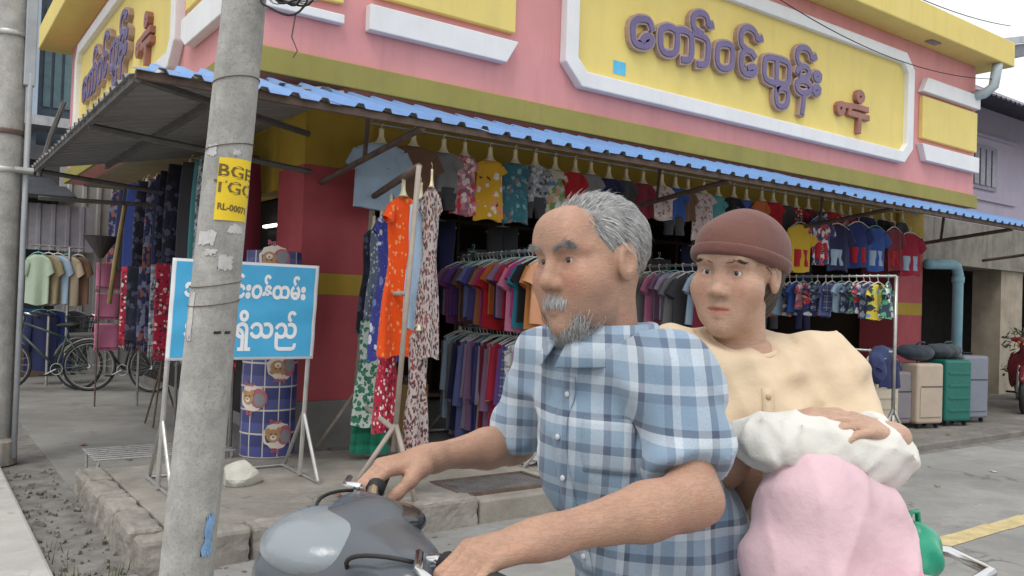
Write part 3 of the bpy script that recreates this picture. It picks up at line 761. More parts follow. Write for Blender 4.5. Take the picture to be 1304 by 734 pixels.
# ================================================================== rolls of printed floor sheet by the pier
def print_roll(x, y, r, z1, label, bears):
    o = thing('vinyl_roll', label, 'roll', (x, y, .165))
    m, n, l, b = nodes_of('roll_print'); setp(b, .35, 0, .5)
    tc = coords(n, l); sp = n.new('ShaderNodeSeparateXYZ'); l.new(tc, sp.inputs[0])
    at = n.new('ShaderNodeMath'); at.operation = 'ARCTAN2'; l.new(sp.outputs[1], at.inputs[0]); l.new(sp.outputs[0], at.inputs[1])
    def line(sock, k, wd):
        mu = n.new('ShaderNodeMath'); mu.operation = 'MULTIPLY'; l.new(sock, mu.inputs[0]); mu.inputs[1].default_value = k
        fr = n.new('ShaderNodeMath'); fr.operation = 'FRACT'; l.new(mu.outputs[0], fr.inputs[0])
        return ramp(n, l, fr.outputs[0], [(0, 1.), (wd, 0.)], 'CONSTANT')
    lz = line(sp.outputs[2], 5.6, .07); la = line(at.outputs[0], 1.9, .08)
    mx = n.new('ShaderNodeMath'); mx.operation = 'MAXIMUM'; l.new(lz, mx.inputs[0]); l.new(la, mx.inputs[1])
    navy = mix(n, l, (.035, .045, .16), (.07, .08, .24), line(sp.outputs[2], 5.6, .5))
    l.new(mix(n, l, navy, (.55, .50, .42), mx.outputs[0]), b.inputs['Base Color'])
    ln = MB(); NA = 40
    prof = []
    for i, z in enumerate(np.linspace(.17, z1, 14)): prof.append((r*(1+.012*math.sin(i*1.7)), z))
    ln.lathe(prof, (x, y, 0), NA, cap=False)
    ln.tube([(x+math.cos(t*9)*r*(.97-.1*t), y+math.sin(t*9)*r*(.97-.1*t), z1-.006) for t in np.linspace(0, 3, 50)], .006, 5)
    rl = ln.build('sheet', m, o, smooth=True)
    def surf(u, z, lift): a = math.atan2(-y, -x)+u/r; return (x+(r*1.015+lift)*math.cos(a), y+(r*1.015+lift)*math.sin(a), z)
    cream, brown, dkb, rose, grey = (M('print_cream', (.72, .64, .55), .45, .1), M('print_brown', (.45, .25, .12), .45, .2), M('print_dark', (.08, .05, .04), .5), M('print_rose', (.45, .12, .16), .45, .2), M('print_grey', (.25, .25, .27), .45, .2))
    def disc(u, z, ra, rb, lift, mat, par, wob=0, n_=22):
        mb = MB(); mb.v.append(surf(u, z, lift))
        for k_ in range(n_):
            a = 2*math.pi*k_/n_; e = 1+wob*math.sin(k_*2.6); mb.v.append(surf(u+ra*e*math.cos(a), z+rb*e*math.sin(a), lift))
        mb.f = [(0, k_+1, (k_+1) % n_+1) for k_ in range(n_)]; return mb.build('print', mat, par, smooth=True)
    for u, z, fl in bears:
        pt = disc(u, z, .115, .10, .002, cream, rl, .05)
        def d2(du, dz, ra, rb, lv, mat): disc(u+du, z+dz*fl, ra, rb, .002+.0012*lv, mat, rl, 0, 14)
        d2(.055, .0, .065, .075, 1, rose); d2(.06, -.01, .045, .05, 2, grey)
        d2(-.035, .0, .052, .05, 3, brown); d2(-.075, .04, .018, .018, 3.2, brown); d2(.004, .045, .018, .018, 3.2, brown)
        d2(-.035, -.014, .024, .02, 4, cream); d2(-.035, -.008, .008, .006, 5, dkb); d2(-.052, .014, .006, .006, 5, dkb); d2(-.018, .014, .006, .006, 5, dkb)
        for txt, tz in (('Bear', .105*fl), ('Big', -.112*fl)):
            t = text_mesh(txt, .05, .001, res=2); t.v = [surf(u-.02+v[0]*fl, z+tz+v[1]*fl, .0052) for v in t.v]; t.build('print_text', rose, rl)
print_roll(2.29, 6.36, .21, 1.74, 'navy checked vinyl roll printed with teddy bears standing by red pier', [(.075, .34, 1), (.09, .86, -1), (-.13, .62, 1), (.05, 1.38, 1), (.0, 1.68, -1)])
o = thing('vinyl_roll', 'plain dark vinyl roll standing behind the checked one', 'roll', (2.50, 6.66, .0))
MB().lathe([(.1, 0), (.1, 1.3)], (2.48, 6.78, 0), 24).build('sheet', M('dark_vinyl', (.05, .05, .055), .5), o, smooth=True)
# low slatted metal stand at the back edge of the platform
sp_ = thing('slatted_stand', 'low pale slatted metal stand at the back edge of the platform', 'stand', (1.55, 6.6, 0))
for y in np.linspace(6.38, 6.84, 7): MB().box((1.56, y, .215), (.98, .035, .014)).build('slat', m_alu, sp_, bevel=.004)
for x in (1.10, 1.56, 2.02): MB().tube([(x, 6.36, .200), (x, 6.86, .200)], .010, 6).build('crossbar', m_alu, sp_)
for x in (1.10, 2.02):
    for y in (6.37, 6.85): MB().tube([(x, y, .0), (x, y, .20)], .012, 6).build('leg', m_alu, sp_)

# ================================================================== clothes
def garment_mesh(name, hw, hb, L, drop=.06, thick=.03, sleeve=0, sl_ang=.5, waves=3, amp=.020, seed=0, neck=.05, waist=None, nv=12, nu=28, slw=.07):
    """cloth hanging from z=0 (hanger hook) ; x across, y through; top of shoulders near z=-.1"""
    q = random.Random(seed); ph = q.uniform(0, 6); ph2 = q.uniform(0, 6); mb = MB(); top = -.085
    for i in range(nv+1):
        v = i/nv
        w_ = hw+(hb-hw)*v
        if waist: w_ *= 1-waist*math.exp(-((v-.4)/.16)**2)
        for j in range(nu):
            a = 2*math.pi*j/nu; cs, sn = math.cos(a), math.sin(a)
            x = w_*math.copysign(abs(cs)**.75, cs); ay = thick*math.copysign(abs(sn)**.8, sn)*(.5+.6*v)
            f = amp*(.15+v)*math.sin(waves*math.pi*x/max(hb, .01)*.5+ph+.8*v)+amp*.5*v*math.sin(waves*2.7*x/max(hb, .01)+ph2)
            z = top-v*L-drop*min(1, abs(x)/hw)**1.3*(1-v)**2
            if i == 0 and abs(x) < neck: z -= .02*(1 if sn < 0 else .3)
            z += .012*math.sin(ph2+3*x/hw)*v*v
            mb.v.append((x, ay+f, z))
    for i in range(nv):
        for j in range(nu): mb.f.append((i*nu+j, i*nu+(j+1) % nu, (i+1)*nu+(j+1) % nu, (i+1)*nu+j))
    mb.f.append(tuple(range(nu)))
    if sleeve:
        for s in (-1, 1):
            p0 = Vector((s*hw*.84, 0, top-drop-.035)); a = sl_ang+q.uniform(-.08, .08); d = Vector((s*math.sin(a), q.uniform(-.15, .15), -math.cos(a)))
            pts = [p0+d*sleeve*t for t in (0, .3, .6, 1)]
            k = len(mb.v); n = 10
            side = Vector((math.cos(a), 0, s*math.sin(a)))
            for t, p in zip((0, .3, .6, 1), pts):
                ww = slw*(1+.15*t); th = thick*(.9+.25*t)
                for j in range(n):
                    b_ = 2*math.pi*j/n
                    mb.v.append(tuple(p+side*ww*math.cos(b_)+Vector((0, th*math.sin(b_)+.004*math.sin(5*t+j), 0))))
            for i in range(3):
                for j in range(n): mb.f.append((k+i*n+j, k+i*n+(j+1) % n, k+(i+1)*n+(j+1) % n, k+(i+1)*n+j))
    return mb.mesh(name, True)
def legs_mesh(name, hw, L, thick=.03, seed=0, gap=.02, top=-.085, split=.25):
    q = random.Random(seed); mb = MB()
    for s in (-1, 1):
        k = len(mb.v); n = 14; nv = 9
        for i in range(nv+1):
            v = i/nv; c = s*(hw*.5+gap*max(0, v-split)); w_ = hw*.5*(1.02-.12*v)+(.012 if v < split else 0)
            for j in range(n):
                a = 2*math.pi*j/n
                mb.v.append((c+w_*math.cos(a), thick*math.sin(a)*(1+.3*v)+.008*v*math.sin(6*v+s+seed), top-v*L))
        for i in range(nv):
            for j in range(n): mb.f.append((k+i*n+j, k+i*n+(j+1) % n, k+(i+1)*n+(j+1) % n, k+(i+1)*n+j))
        mb.f.append(tuple(range(k, k+n)))
    return mb.mesh(name, True)
def flat_mesh(name, hw, L, thick=.02, fringe=0, seed=0, waves=4, amp=.02, tuck=0):
    q = random.Random(seed); mb = MB(); nu, nv = 28, 14; ph = q.uniform(0, 6)
    for i in range(nv+1):
        v = i/nv; w_ = hw*(1-tuck*(1-v)**3)
        for j in range(nu):
            a = 2*math.pi*j/nu; x = w_*math.copysign(abs(math.cos(a))**.6, math.cos(a)); y = thick*math.sin(a)
            mb.v.append((x, y+amp*(.25+v*.9)*math.sin(waves*x/hw+ph+v), -.05-v*L+.01*math.sin(3*x/hw+ph)*v))
    for i in range(nv):
        for j in range(nu): mb.f.append((i*nu+j, i*nu+(j+1) % nu, (i+1)*nu+(j+1) % nu, (i+1)*nu+j))
    mb.f.append(tuple(range(nu)))
    if fringe:
        for j in range(26):
            x = -hw+2*hw*(j+.5)/26; y = amp*1.15*math.sin(waves*x/hw+ph+1)
            mb.tube([(x, y, -.05-L+.01), (x+q.uniform(-.006, .006), y, -.05-L-fringe*.6), (x, y, -.05-L-fringe)], [.006, .008, .003], 4)
    return mb.mesh(name, True)
def hanger_mesh(name, hw=.19, drop=.07):
    mb = MB()
    mb.tube([(.018*math.sin(a), 0, -.016+.018*math.cos(a)) for a in np.linspace(-2.2, 1.6, 9)]+[(0, 0, -.05), (0, 0, -.075)], .0035, 5)
    mb.tube([(-hw, 0, -.075-drop), (-hw*.4, 0, -.085), (0, 0, -.072), (hw*.4, 0, -.085), (hw, 0, -.075-drop)], .007, 6)
    return mb.mesh(name, True)
def neck_mesh(name):
    mb = MB(); mb.tube([(0, 0, .02), (0, 0, -.01), (0, 0, -.05), (0, 0, -.085), (0, 0, -.10)], [.028, .026, .030, .05, .075], 12, squash=.7)
    mb.tube([(0, 0, .02), (0, .0, .05), (.012, 0, .065), (.02, 0, .05)], .004, 5); return mb.mesh(name, True)
ME = dict(
    tee=[garment_mesh('shirt', .20, .21, .56, sleeve=.15, sl_ang=.42, seed=i, thick=.024, slw=.062) for i in range(4)],
    long=[garment_mesh('shirt', .19, .22, .88, sleeve=.5, sl_ang=.05, seed=10+i, thick=.024, slw=.055, amp=.02) for i in range(4)],
    kid=[garment_mesh('shirt', .125, .135, .36, sleeve=.09, sl_ang=.6, seed=20+i, thick=.022, drop=.035, slw=.045) for i in range(4)],
    kiddress=[garment_mesh('shirt', .115, .15, .54, sleeve=.07, sl_ang=.6, seed=30+i, thick=.022, drop=.035, slw=.04, amp=.016) for i in range(4)],
    jersey=[garment_mesh('shirt', .19, .20, .58, sleeve=.17, sl_ang=.55, seed=40+i, thick=.022) for i in range(3)],
    dress=[garment_mesh('dress', .15, .25, 1.10, sleeve=.1, sl_ang=.5, seed=50+i, thick=.05, amp=.022, waist=.28, slw=.055) for i in range(4)],
    slip=[garment_mesh('dress', .13, .19, .92, seed=60+i, thick=.04, amp=.02, waist=.2) for i in range(3)],
    trousers=[legs_mesh('trousers', .17, .95, seed=70+i) for i in range(3)],
    shorts=[legs_mesh('shorts', .12, .20, seed=80, top=-.40, split=.5)],
    longyi=[flat_mesh('longyi', .24, 1.0, seed=90+i, waves=5, tuck=.15) for i in range(4)],
    scarf=[flat_mesh('scarf', .22, .82, fringe=.12, seed=95+i, waves=3, amp=.012) for i in range(3)],
    hanger=[hanger_mesh('hanger')], khanger=[hanger_mesh('hanger', .11, .04)], neck=[neck_mesh('hanger_neck')])
ALLME = [m for v in ME.values() for m in v]
for m_ in ALLME: m_.materials.append(None)
def inst(name, me, mat, loc=(0, 0, 0), rz=0, parent=None, tilt=0):
    o = bpy.data.objects.new(name, me); C.objects.link(o); o.parent = parent
    o.location = loc; o.rotation_euler = (tilt, 0, rz); WO[o] = Vector(loc)
    o.material_slots[0].link = 'OBJECT'; o.material_slots[0].material = mat; return o
m_hang = M('white_hanger', (.70, .70, .66), .45, .1); m_hang2 = M('teal_hanger', (.20, .42, .38), .45, .1)
def hang(kind, name, mat, loc, rz, label, cat, group, hgr='hanger', seed=0, extra=None, tilt=0, sc_=None):
    me = ME[kind][seed % len(ME[kind])]
    o = inst(name, me, mat, loc, rz, None, tilt); tag(o, label, cat, group)
    if sc_: o.scale = sc_
    if hgr == 'neck': inst('hanger_neck', ME['neck'][0], m_cream, parent=o)
    elif hgr: inst('hanger', ME[hgr][0], m_hang if seed % 3 else m_hang2, parent=o)
    if extra: inst(extra[0], ME[extra[1]][0], extra[2], parent=o)
    return o
P_ = dict(plum=(.20, .05, .17), violet=(.16, .07, .30), indigo=(.09, .08, .28), slate_blue=(.16, .19, .42), navy=(.03, .035, .10), mauve=(.30, .17, .30), crimson=(.40, .025, .06), magenta=(.45, .05, .26), orange=(.60, .16, .04), terracotta=(.40, .14, .07), pink=(.66, .22, .36), black=(.018, .017, .02), peach=(.68, .34, .19), amber=(.55, .22, .06), teal=(.04, .22, .30), beige=(.52, .42, .30), grey=(.26, .26, .27), charcoal=(.07, .07, .08), red=(.48, .02, .03), lilac=(.45, .36, .50), white=(.72, .71, .72), sky_blue=(.30, .48, .70), cream=(.70, .62, .48), maroon=(.22, .03, .05), brown=(.20, .11, .07), blue=(.05, .12, .42), green=(.03, .22, .12), turquoise=(.10, .35, .38), light_blue=(.42, .56, .72), yellow=(.70, .45, .04), khaki=(.36, .30, .18), dark_blue=(.03, .05, .20))
def plain(c): return FAB('cloth_'+c, [P_[c]])
nm = lambda c: c.replace('_', ' ')
PR = {
 'pink floral': FAB('pr_pinkfl', [(.62, .24, .30), (.85, .75, .75), (.60, .06, .08), (.75, .40, .42), (.30, .15, .2)], 'print', 22),
 'yellow floral': FAB('pr_yelfl', [(.72, .42, .03), (.85, .8, .72), (.12, .05, .04), (.72, .42, .03), (.8, .3, .2)], 'floral', 13),
 'teal leaf': FAB('pr_teal', [(.05, .17, .22), (.25, .42, .45), (.06, .2, .26), (.4, .16, .10), (.08, .25, .3)], 'floral', 18),
 'grey mottled': FAB('pr_grey', [(.30, .31, .34), (.6, .6, .62), (.08, .09, .12), (.3, .36, .42)], 'print', 30),
 'multicoloured': FAB('pr_multi', [(.55, .50, .40), (.15, .32, .12), (.12, .25, .45), (.65, .35, .2), (.6, .6, .55)], 'print', 14),
 'pale blossom': FAB('pr_pale', [(.60, .52, .50), (.5, .2, .22), (.7, .66, .62), (.25, .2, .2)], 'floral', 24),
 'blue camouflage': FAB('pr_camo', [(.05, .07, .14), (.14, .18, .28), (.3, .34, .4), (.04, .05, .1)], 'print', 20),
 'red and navy print': FAB('pr_rednavy', [(.04, .05, .16), (.55, .05, .06), (.04, .05, .16), (.7, .7, .7)], 'print', 16),
 'yellow and black print': FAB('pr_yb', [(.70, .55, .06), (.05, .05, .06), (.7, .6, .1), (.15, .3, .6), (.6, .7, .2)], 'print', 14),
 'green and white print': FAB('pr_gw', [(.04, .06, .10), (.7, .75, .72), (.1, .4, .2), (.05, .05, .1)], 'print', 20),
 'black and orange print': FAB('pr_bo', [(.03, .03, .04), (.5, .2, .06), (.1, .1, .16), (.4, .4, .4)], 'print', 22),
 'navy checked': FAB('pr_nc', [(.04, .05, .14), (.3, .32, .4), (.04, .05, .14), (.1, .12, .25)], 'check', 14),
 'red floral': FAB('pr_rf', [(.42, .02, .05), (.75, .7, .68), (.05, .03, .05), (.6, .1, .12)], 'floral', 26),
 'orange speckled': FAB('pr_or', [(.80, .085, .008), (.80, .085, .008), (.80, .30, .12), (.78, .07, .008)], 'floral', 30),
 'white and blue floral': FAB('pr_wb', [(.05, .06, .28), (.7, .7, .75), (.05, .06, .28), (.2, .25, .5)], 'floral', 13),
 'slate dotted': FAB('pr_sd', [(.13, .17, .24), (.13, .17, .24), (.6, .6, .62)], 'floral', 30),
 'green with white vine': FAB('pr_gv', [(.55, .58, .54), (.02, .14, .08), (.03, .2, .12), (.5, .55, .5)], 'print', 26),
 'green diamond': FAB('pr_gd', [(.015, .17, .10), (.02, .22, .13), (.01, .10, .06)], 'check', 9),
 'black zigzag': FAB('pr_bz', [(.45, .40, .38), (.06, .03, .04), (.42, .36, .34), (.22, .07, .07)], 'print', 38),
 'dark leaf': FAB('pr_dl', [(.016, .018, .03), (.09, .09, .14), (.02, .02, .035), (.03, .03, .06)], 'print', 17),
 'navy batik': FAB('pr_nb', [(.022, .026, .075), (.15, .15, .24), (.26, .09, .06), (.025, .028, .08), (.20, .20, .28)], 'print', 17),
 'white lace': FAB('pr_wl', [(.66, .65, .66), (.3, .28, .32), (.7, .7, .7)], 'print', 40),
}
# row of children's clothes hung along the street front
row = [('light_blue','tee'),('brown','tee'),('grey','kid'),('pink floral','kiddress'),('yellow floral','kiddress'),('teal leaf','kiddress'),('grey mottled','kid'),('multicoloured','kiddress'),('red','kid'),('grey','kid'),('navy','kid'),('charcoal','kid'),('maroon','kid'),('pale blossom','kid'),('blue','kid'),('brown','kid'),('pale blossom','kiddress'),('turquoise','kiddress'),('black','kid'),('blue','kid'),('orange','kid'),('red','kid'),('charcoal','kid'),('red floral','kid'),('maroon','kid'),('red and navy print','kid'),('red','kid'),('pink floral','kid'),('crimson','kid'),('navy','kid'),('dark_blue','kid'),('black','kid'),('maroon','kid'),('charcoal','kid')]
x = 3.10
for i, (c, kd) in enumerate(row):
    mt = PR.get(c) or plain(c)
    what = {'tee': 'T-shirt', 'kid': "child's top", 'kiddress': "child's dress"}[kd]
    nmx = {'tee': 'shirt', 'kid': 'shirt', 'kiddress': 'dress'}[kd]
    ex = None
    if kd == 'kid' and c in ('red', 'navy', 'blue', 'charcoal', 'grey', 'grey mottled', 'crimson'): ex = ('shorts', 'shorts', plain('cream' if c == 'red' else 'charcoal'))
    hang(kd, nmx, mt, (x, 6.22+rnd.uniform(-.03, .03), 2.79+rnd.uniform(-.01, .01)), rnd.uniform(-.35, .1), f"{nm(c)} {what}, {ORD[i]} from the red corner pier along the lintel row", what.split()[-1].lower() if kd != 'kid' else 'top', 'clothes hung along the street lintel', 'neck', seed=i, extra=ex, sc_=(1, 1, rnd.uniform(.97, 1.06)))
    x += {'tee': .30, 'kid': .235, 'kiddress': .25}[kd]*rnd.uniform(.95, 1.08)
rl_ = thing('hanging_rail', 'thin steel rail under the awning carrying the small clothes', 'rail', (7, 6.24, 2.83))
MB().tube([(3.0, 6.24, 2.845), (11.6, 6.24, 2.845)], .012, 6).build('bar', m_steel, rl_)
for x in (3.1, 5.9, 8.7, 11.5): MB().tube([(x, 6.24, 2.84), (x, 6.24, 2.985)], .006, 5).build('hook_wire', m_steel, rl_)
# sports jerseys at the far end
for i, (x, c, z) in enumerate(((8.95, 'red and navy print', 2.66), (9.3, 'navy', 2.60), (9.75, 'dark_blue', 2.66), (10.15, 'blue', 2.64), (10.6, 'maroon', 2.66), (11.0, 'crimson', 2.62), (8.55, 'yellow', 2.55))):
    ex = ('shorts', 'shorts', plain('red' if i % 2 == 0 else 'light_blue'))
    hang('jersey', 'jersey', PR.get(c) or plain(c), (x, 6.02, z), rnd.uniform(-.3, .05), f"{nm(c)} sports jersey with shorts in the low row by the far pier", 'jersey', 'sports jerseys at the far end', 'hanger', seed=i, extra=ex)
# ------------------------------------------------------------------ clothes racks
def rack(A_, B_, zs, label, extra_top=0):
    """floor rack whose rails run from A (street end) to B"""
    A_, B_ = Vector((*A_, .065)), Vector((*B_, .135 if B_[1] > 6.45 else .065)); d = (B_-A_).to_2d().normalized(); sd_ = Vector((-d.y, d.x, 0))
    o = thing('clothes_rack', label, 'rack', A_.lerp(B_, .5))
    top = max(zs)+extra_top
    for P in (A_, B_):
        MB().tube([P+Vector((0, 0, .30)), Vector((P.x, P.y, top))], .019, 10).build('post', m_galv, o, smooth=True)
        for s in (-1, 1): MB().tube([P+sd_*.30*s+Vector((0, 0, .02)), P+Vector((0, 0, .36))], .016, 8).build('leg', m_galv, o, smooth=True)
        MB().tube([P+Vector((0, 0, .03)), P+Vector((0, 0, .32))], .016, 8).build('leg', m_galv, o, smooth=True)
        MB().tube([P-sd_*.32+Vector((0, 0, .02)), P+sd_*.32+Vector((0, 0, .02))], .018, 8).build('foot_bar', m_galv, o, smooth=True)
    for z in zs: MB().tube([Vector((A_.x, A_.y, z)), Vector((B_.x, B_.y, z))], .014, 8).build('rail', m_galv, o, smooth=True)
    return o
def fill(A_, B_, z, items, labelfn, group, cat, jig=.12, hgr='hanger', t0=.04, t1=.96):
    A2, B2 = Vector(A_), Vector(B_); d = (B2-A2).normalized(); rz = math.atan2(d.y, d.x)+math.pi/2
    n = len(items)
    for i, (kind, name, c) in enumerate(items):
        t = t0+(t1-t0)*(i+rnd.uniform(-.25, .25))/max(1, n-1); t = min(max(t, .02), .98); p = A2.lerp(B2, t)
        hang(kind, name, PR.get(c) or plain(c), (p.x, p.y, z+.016), rz+rnd.uniform(-jig, jig), labelfn(i, nm(c)), cat, group, hgr, seed=i+rnd.randrange(4), tilt=rnd.uniform(-.05, .05), sc_=(rnd.uniform(.86, 1.06), rnd.uniform(.9, 1.5), rnd.uniform(.88, 1.1)))
rA, rB = (4.08, 5.06), (4.36, 6.9)
rack(rA, rB, [1.84, 1.17], 'double-tier steel rack packed with colourful shirts beside the dress stand')
cu = ['peach','amber','black','teal','magenta','pink','crimson','mauve','navy','orange','red','magenta','terracotta','charcoal','indigo','slate_blue','slate_blue','brown','navy','violet','plum','mauve']
fill(rA, rB, 1.84, [('tee', 'shirt', c) for c in cu], lambda i, c: f"{c} short-sleeved shirt, {ORD[i]} from the street end, top tier of the double rack", 'shirts on the top tier of the double rack', 'shirt')
cl = ['white','white','white lace','white','lilac','white lace','navy checked','violet','red','crimson','peach','mauve','maroon','beige','lilac','indigo','dark_blue','mauve','lilac','slate_blue','red floral','navy','lilac','grey','light_blue','grey']
fill(rA, rB, 1.17, [('long', 'shirt', c) for c in cl], lambda i, c: f"{c} long shirt, {ORD[i]} from the street end, bottom tier of the double rack", 'long shirts on the bottom tier of the double rack', 'shirt')
rA, rB = (6.25, 4.95), (6.35, 7.0)
rack(rA, rB, [1.84, 1.0], 'middle steel rack of grey and maroon shirts behind the riders')
cu = ['grey','beige','grey','maroon','light_blue','charcoal','grey','lilac','mauve','pink','grey','beige','charcoal','mauve','grey','brown']
fill(rA, rB, 1.84, [('tee', 'shirt', c) for c in cu], lambda i, c: f"{c} shirt, {ORD[i]} from the street end, top tier of the middle rack", 'shirts on the top tier of the middle rack', 'shirt')
cl = ['navy','grey','charcoal','beige','slate_blue','grey','navy','charcoal','brown','grey','navy','khaki']
fill(rA, rB, 1.0, [('tee', 'shirt', c) for c in cl], lambda i, c: f"{c} shirt, {ORD[i]} from the street end, bottom tier of the middle rack", 'shirts on the bottom tier of the middle rack', 'shirt')
rA, rB = (8.40, 4.74), (8.30, 7.0)
rack(rA, rB, [1.82, 1.02], "steel rack of patterned children's clothes beside the suitcases")
cu = ['green and white print','yellow and black print','blue camouflage','red and navy print','green and white print','blue camouflage','light_blue','navy checked','slate_blue','blue camouflage','red and navy print','pink floral','blue','black and orange print','light_blue','black and orange print','orange','blue camouflage','black and orange print','multicoloured','black and orange print','navy checked','charcoal','green and white print']
fill(rA, rB, 1.82, [('kid', 'shirt', c) for c in cu], lambda i, c: f"{c} child's shirt, {ORD[i]} from the street end, top tier, children's rack", "children's shirts on the rack by the suitcases", 'shirt', .3, 'khanger')
cl = ['navy','cream','beige','charcoal','navy','black','grey','brown','charcoal','black','navy','khaki']
fill(rA, rB, 1.02, [('kid', 'shirt', c) for c in cl], lambda i, c: f"{c} child's garment, {ORD[i]} from the street end, bottom tier, children's rack", "children's garments on the lower rail by the suitcases", 'shirt', .5, 'khanger')
# ------------------------------------------------------------------ dress stand
ds = thing('dress_stand', 'tall pale steel dress stand with tripod feet in front of the red pier', 'rack', (2.7, 5.4, .165))
m_std = M('pale_stand', (.38, .32, .27), .55, .2, 10, 60, .1)
A_, B_ = Vector((2.47, 4.66, 0)), Vector((2.97, 6.32, 0))
dv = (B_-A_).normalized(); sv = Vector((-dv.y, dv.x, 0)); ln_ = Vector((.10, -.05, 0))
def dsp(P, z): return Vector((P.x, P.y, z))+ln_*((z-.165)/2.1)
for P in (A_, B_):
    MB().tube([dsp(P, .45), dsp(P, 2.25)], .017, 10).build('post', m_std, ds, smooth=True)
    for k_ in range(3):
        a = math.atan2(dv.y, dv.x)+math.pi*(.5+k_*.667)
        MB().tube([dsp(P, .62), Vector((P.x+.28*math.cos(a), P.y+.22*math.sin(a), .175))], .016, 8).build('leg', m_std, ds, smooth=True)
for z, r in ((2.24, .026), (1.44, .016), (.58, .018)): MB().tube([dsp(A_, z), dsp(B_, z)], r, 8).build('crossbar', m_rust if z > 2 else m_std, ds, smooth=True)
items = [('dress','orange speckled',.26,0,2.20,0,.62,'vivid orange speckled dress hanging on the dress stand'),('dress','black zigzag',.03,.10,2.22,1,.34,'black zigzag patterned dress next to the street post of the dress stand'),('slip','light_blue',.07,.05,2.14,0,.5,'light blue sleeveless dress beside the orange dress'),('dress','white and blue floral',.50,0,2.14,2,.55,'navy dress with white flowers behind the orange dress'),('slip','slate dotted',.70,0,2.06,1,.6,'slate blue dotted dress on the dress stand'),('slip','dark leaf',.90,0,2.05,2,.6,'dark leaf-print dress at the pier end of the dress stand')]
items += [('slip','green with white vine',.66,0,1.36,0,.8,'green dress with white vine print on the lower bar of the dress stand'),('slip','green diamond',.72,.03,1.02,1,.8,'plain green diamond-weave dress hanging low on the dress stand'),('slip','red floral',.34,0,1.40,2,.5,'short red and white floral dress below the orange dress'),('slip','black zigzag',.03,.1,1.30,2,.45,'zigzag dress on the lower bar by the street post')]
for i, (kd, c, t, off, z, sd_, sx_, lab) in enumerate(items):
    p = dsp(A_.lerp(B_, t)-sv*off, z); zs = .80 if z < 1.1 else (.92 if kd == 'slip' else 1)
    hang(kd, 'dress', PR.get(c) or plain(c), p, math.atan2(dv.y, dv.x)+math.pi/2+rnd.uniform(-.25, .25), lab, 'dress', 'dresses on the dress stand', 'neck', seed=sd_, sc_=(sx_, 1.2, zs))
# ------------------------------------------------------------------ stock inside the dark shop
for i, (x, y, z) in enumerate(((3.55, 7.3, 2.32), (3.95, 7.3, 2.0), (4.35, 7.35, 2.30), (4.75, 7.3, 2.0), (5.15, 7.35, 2.30), (5.55, 7.3, 2.1), (7.0, 7.4, 2.3), (7.6, 7.4, 2.1), (8.2, 7.4, 2.3), (9.0, 7.3, 2.2), (9.8, 7.4, 2.2), (10.6, 7.4, 2.2), (3.45, 6.95, 1.75))):
    hang('trousers', 'trousers', plain(('black', 'charcoal', 'navy')[i % 3]), (x, y, z), rnd.uniform(-.3, .1), f"{('black', 'charcoal', 'navy')[i % 3]} trousers, {ORD[i] if i < 12 else 'low pair'} {'from the corner pier ' if i < 12 else ''}in the dark shop interior", 'trousers', 'dark trousers hung inside the shop', 'hanger', seed=i)
shf = thing('shelf_unit', 'dark wooden shelf unit with folded stock deep inside the shop', 'shelf', (7.6, 9.2, .132))
for z in (.2, .75, 1.3, 1.85, 2.4): B((3.6, 9.0, z), (11.6, 9.5, z+.04)).build('shelf_board', m_brownwall, shf)
for x in (3.6, 5.6, 7.6, 9.6, 11.56): B((x, 8.995, .132), (x+.045, 9.505, 2.5)).build('upright', m_brownwall, shf)
q = random.Random(21); k_ = 0
for z in (.24, .79, 1.34, 1.89):
    for x in np.arange(3.85, 11.4, .42):
        if min(abs(x-xx) for xx in (5.6, 7.6, 9.6)) < .22: continue
        c = q.choice(['grey','charcoal','navy','maroon','brown','slate_blue','khaki','beige','mauve','teal'])
        hh = q.uniform(.15, .36); st = MB(); n = int(hh/.04)
        o = thing('folded_stack', f"{nm(c)} folded stack, {ORD[int((x-3.6)/.42)]} along the {['bottom','second','third','top'][int((z-.2)/.55)]} shelf inside the shop", 'clothes', (x, 9.2, z+.002), 'folded stacks on the inner shelves')
        for j in range(n): MB().box((x+q.uniform(-.01, .01), 9.2+q.uniform(-.01, .01), z+.022+j*.04), (.32, .3, .038), rz=q.uniform(-.05, .05)).build('folded_garment', plain(c), o, bevel=.014)
        k_ += 1
cbx = B((3.55, 6.75, .135), (3.95, 7.15, .62)).build('cardboard_box', m_card, bevel=.01); tag(cbx, 'brown cardboard box standing below the shirts by the pier', 'box')
cbx = B((3.45, 6.95, .90), (3.62, 7.22, 1.28)).build('cardboard_sheet', m_card, bevel=.004); tag(cbx, 'flat brown cardboard carton propped beside the zigzag dress', 'box')
cbt = B((3.42, 6.9, .132), (3.98, 7.3, .895)).build('low_counter', m_brownwall, bevel=.01)
bpy.data.objects.remove(cbt)
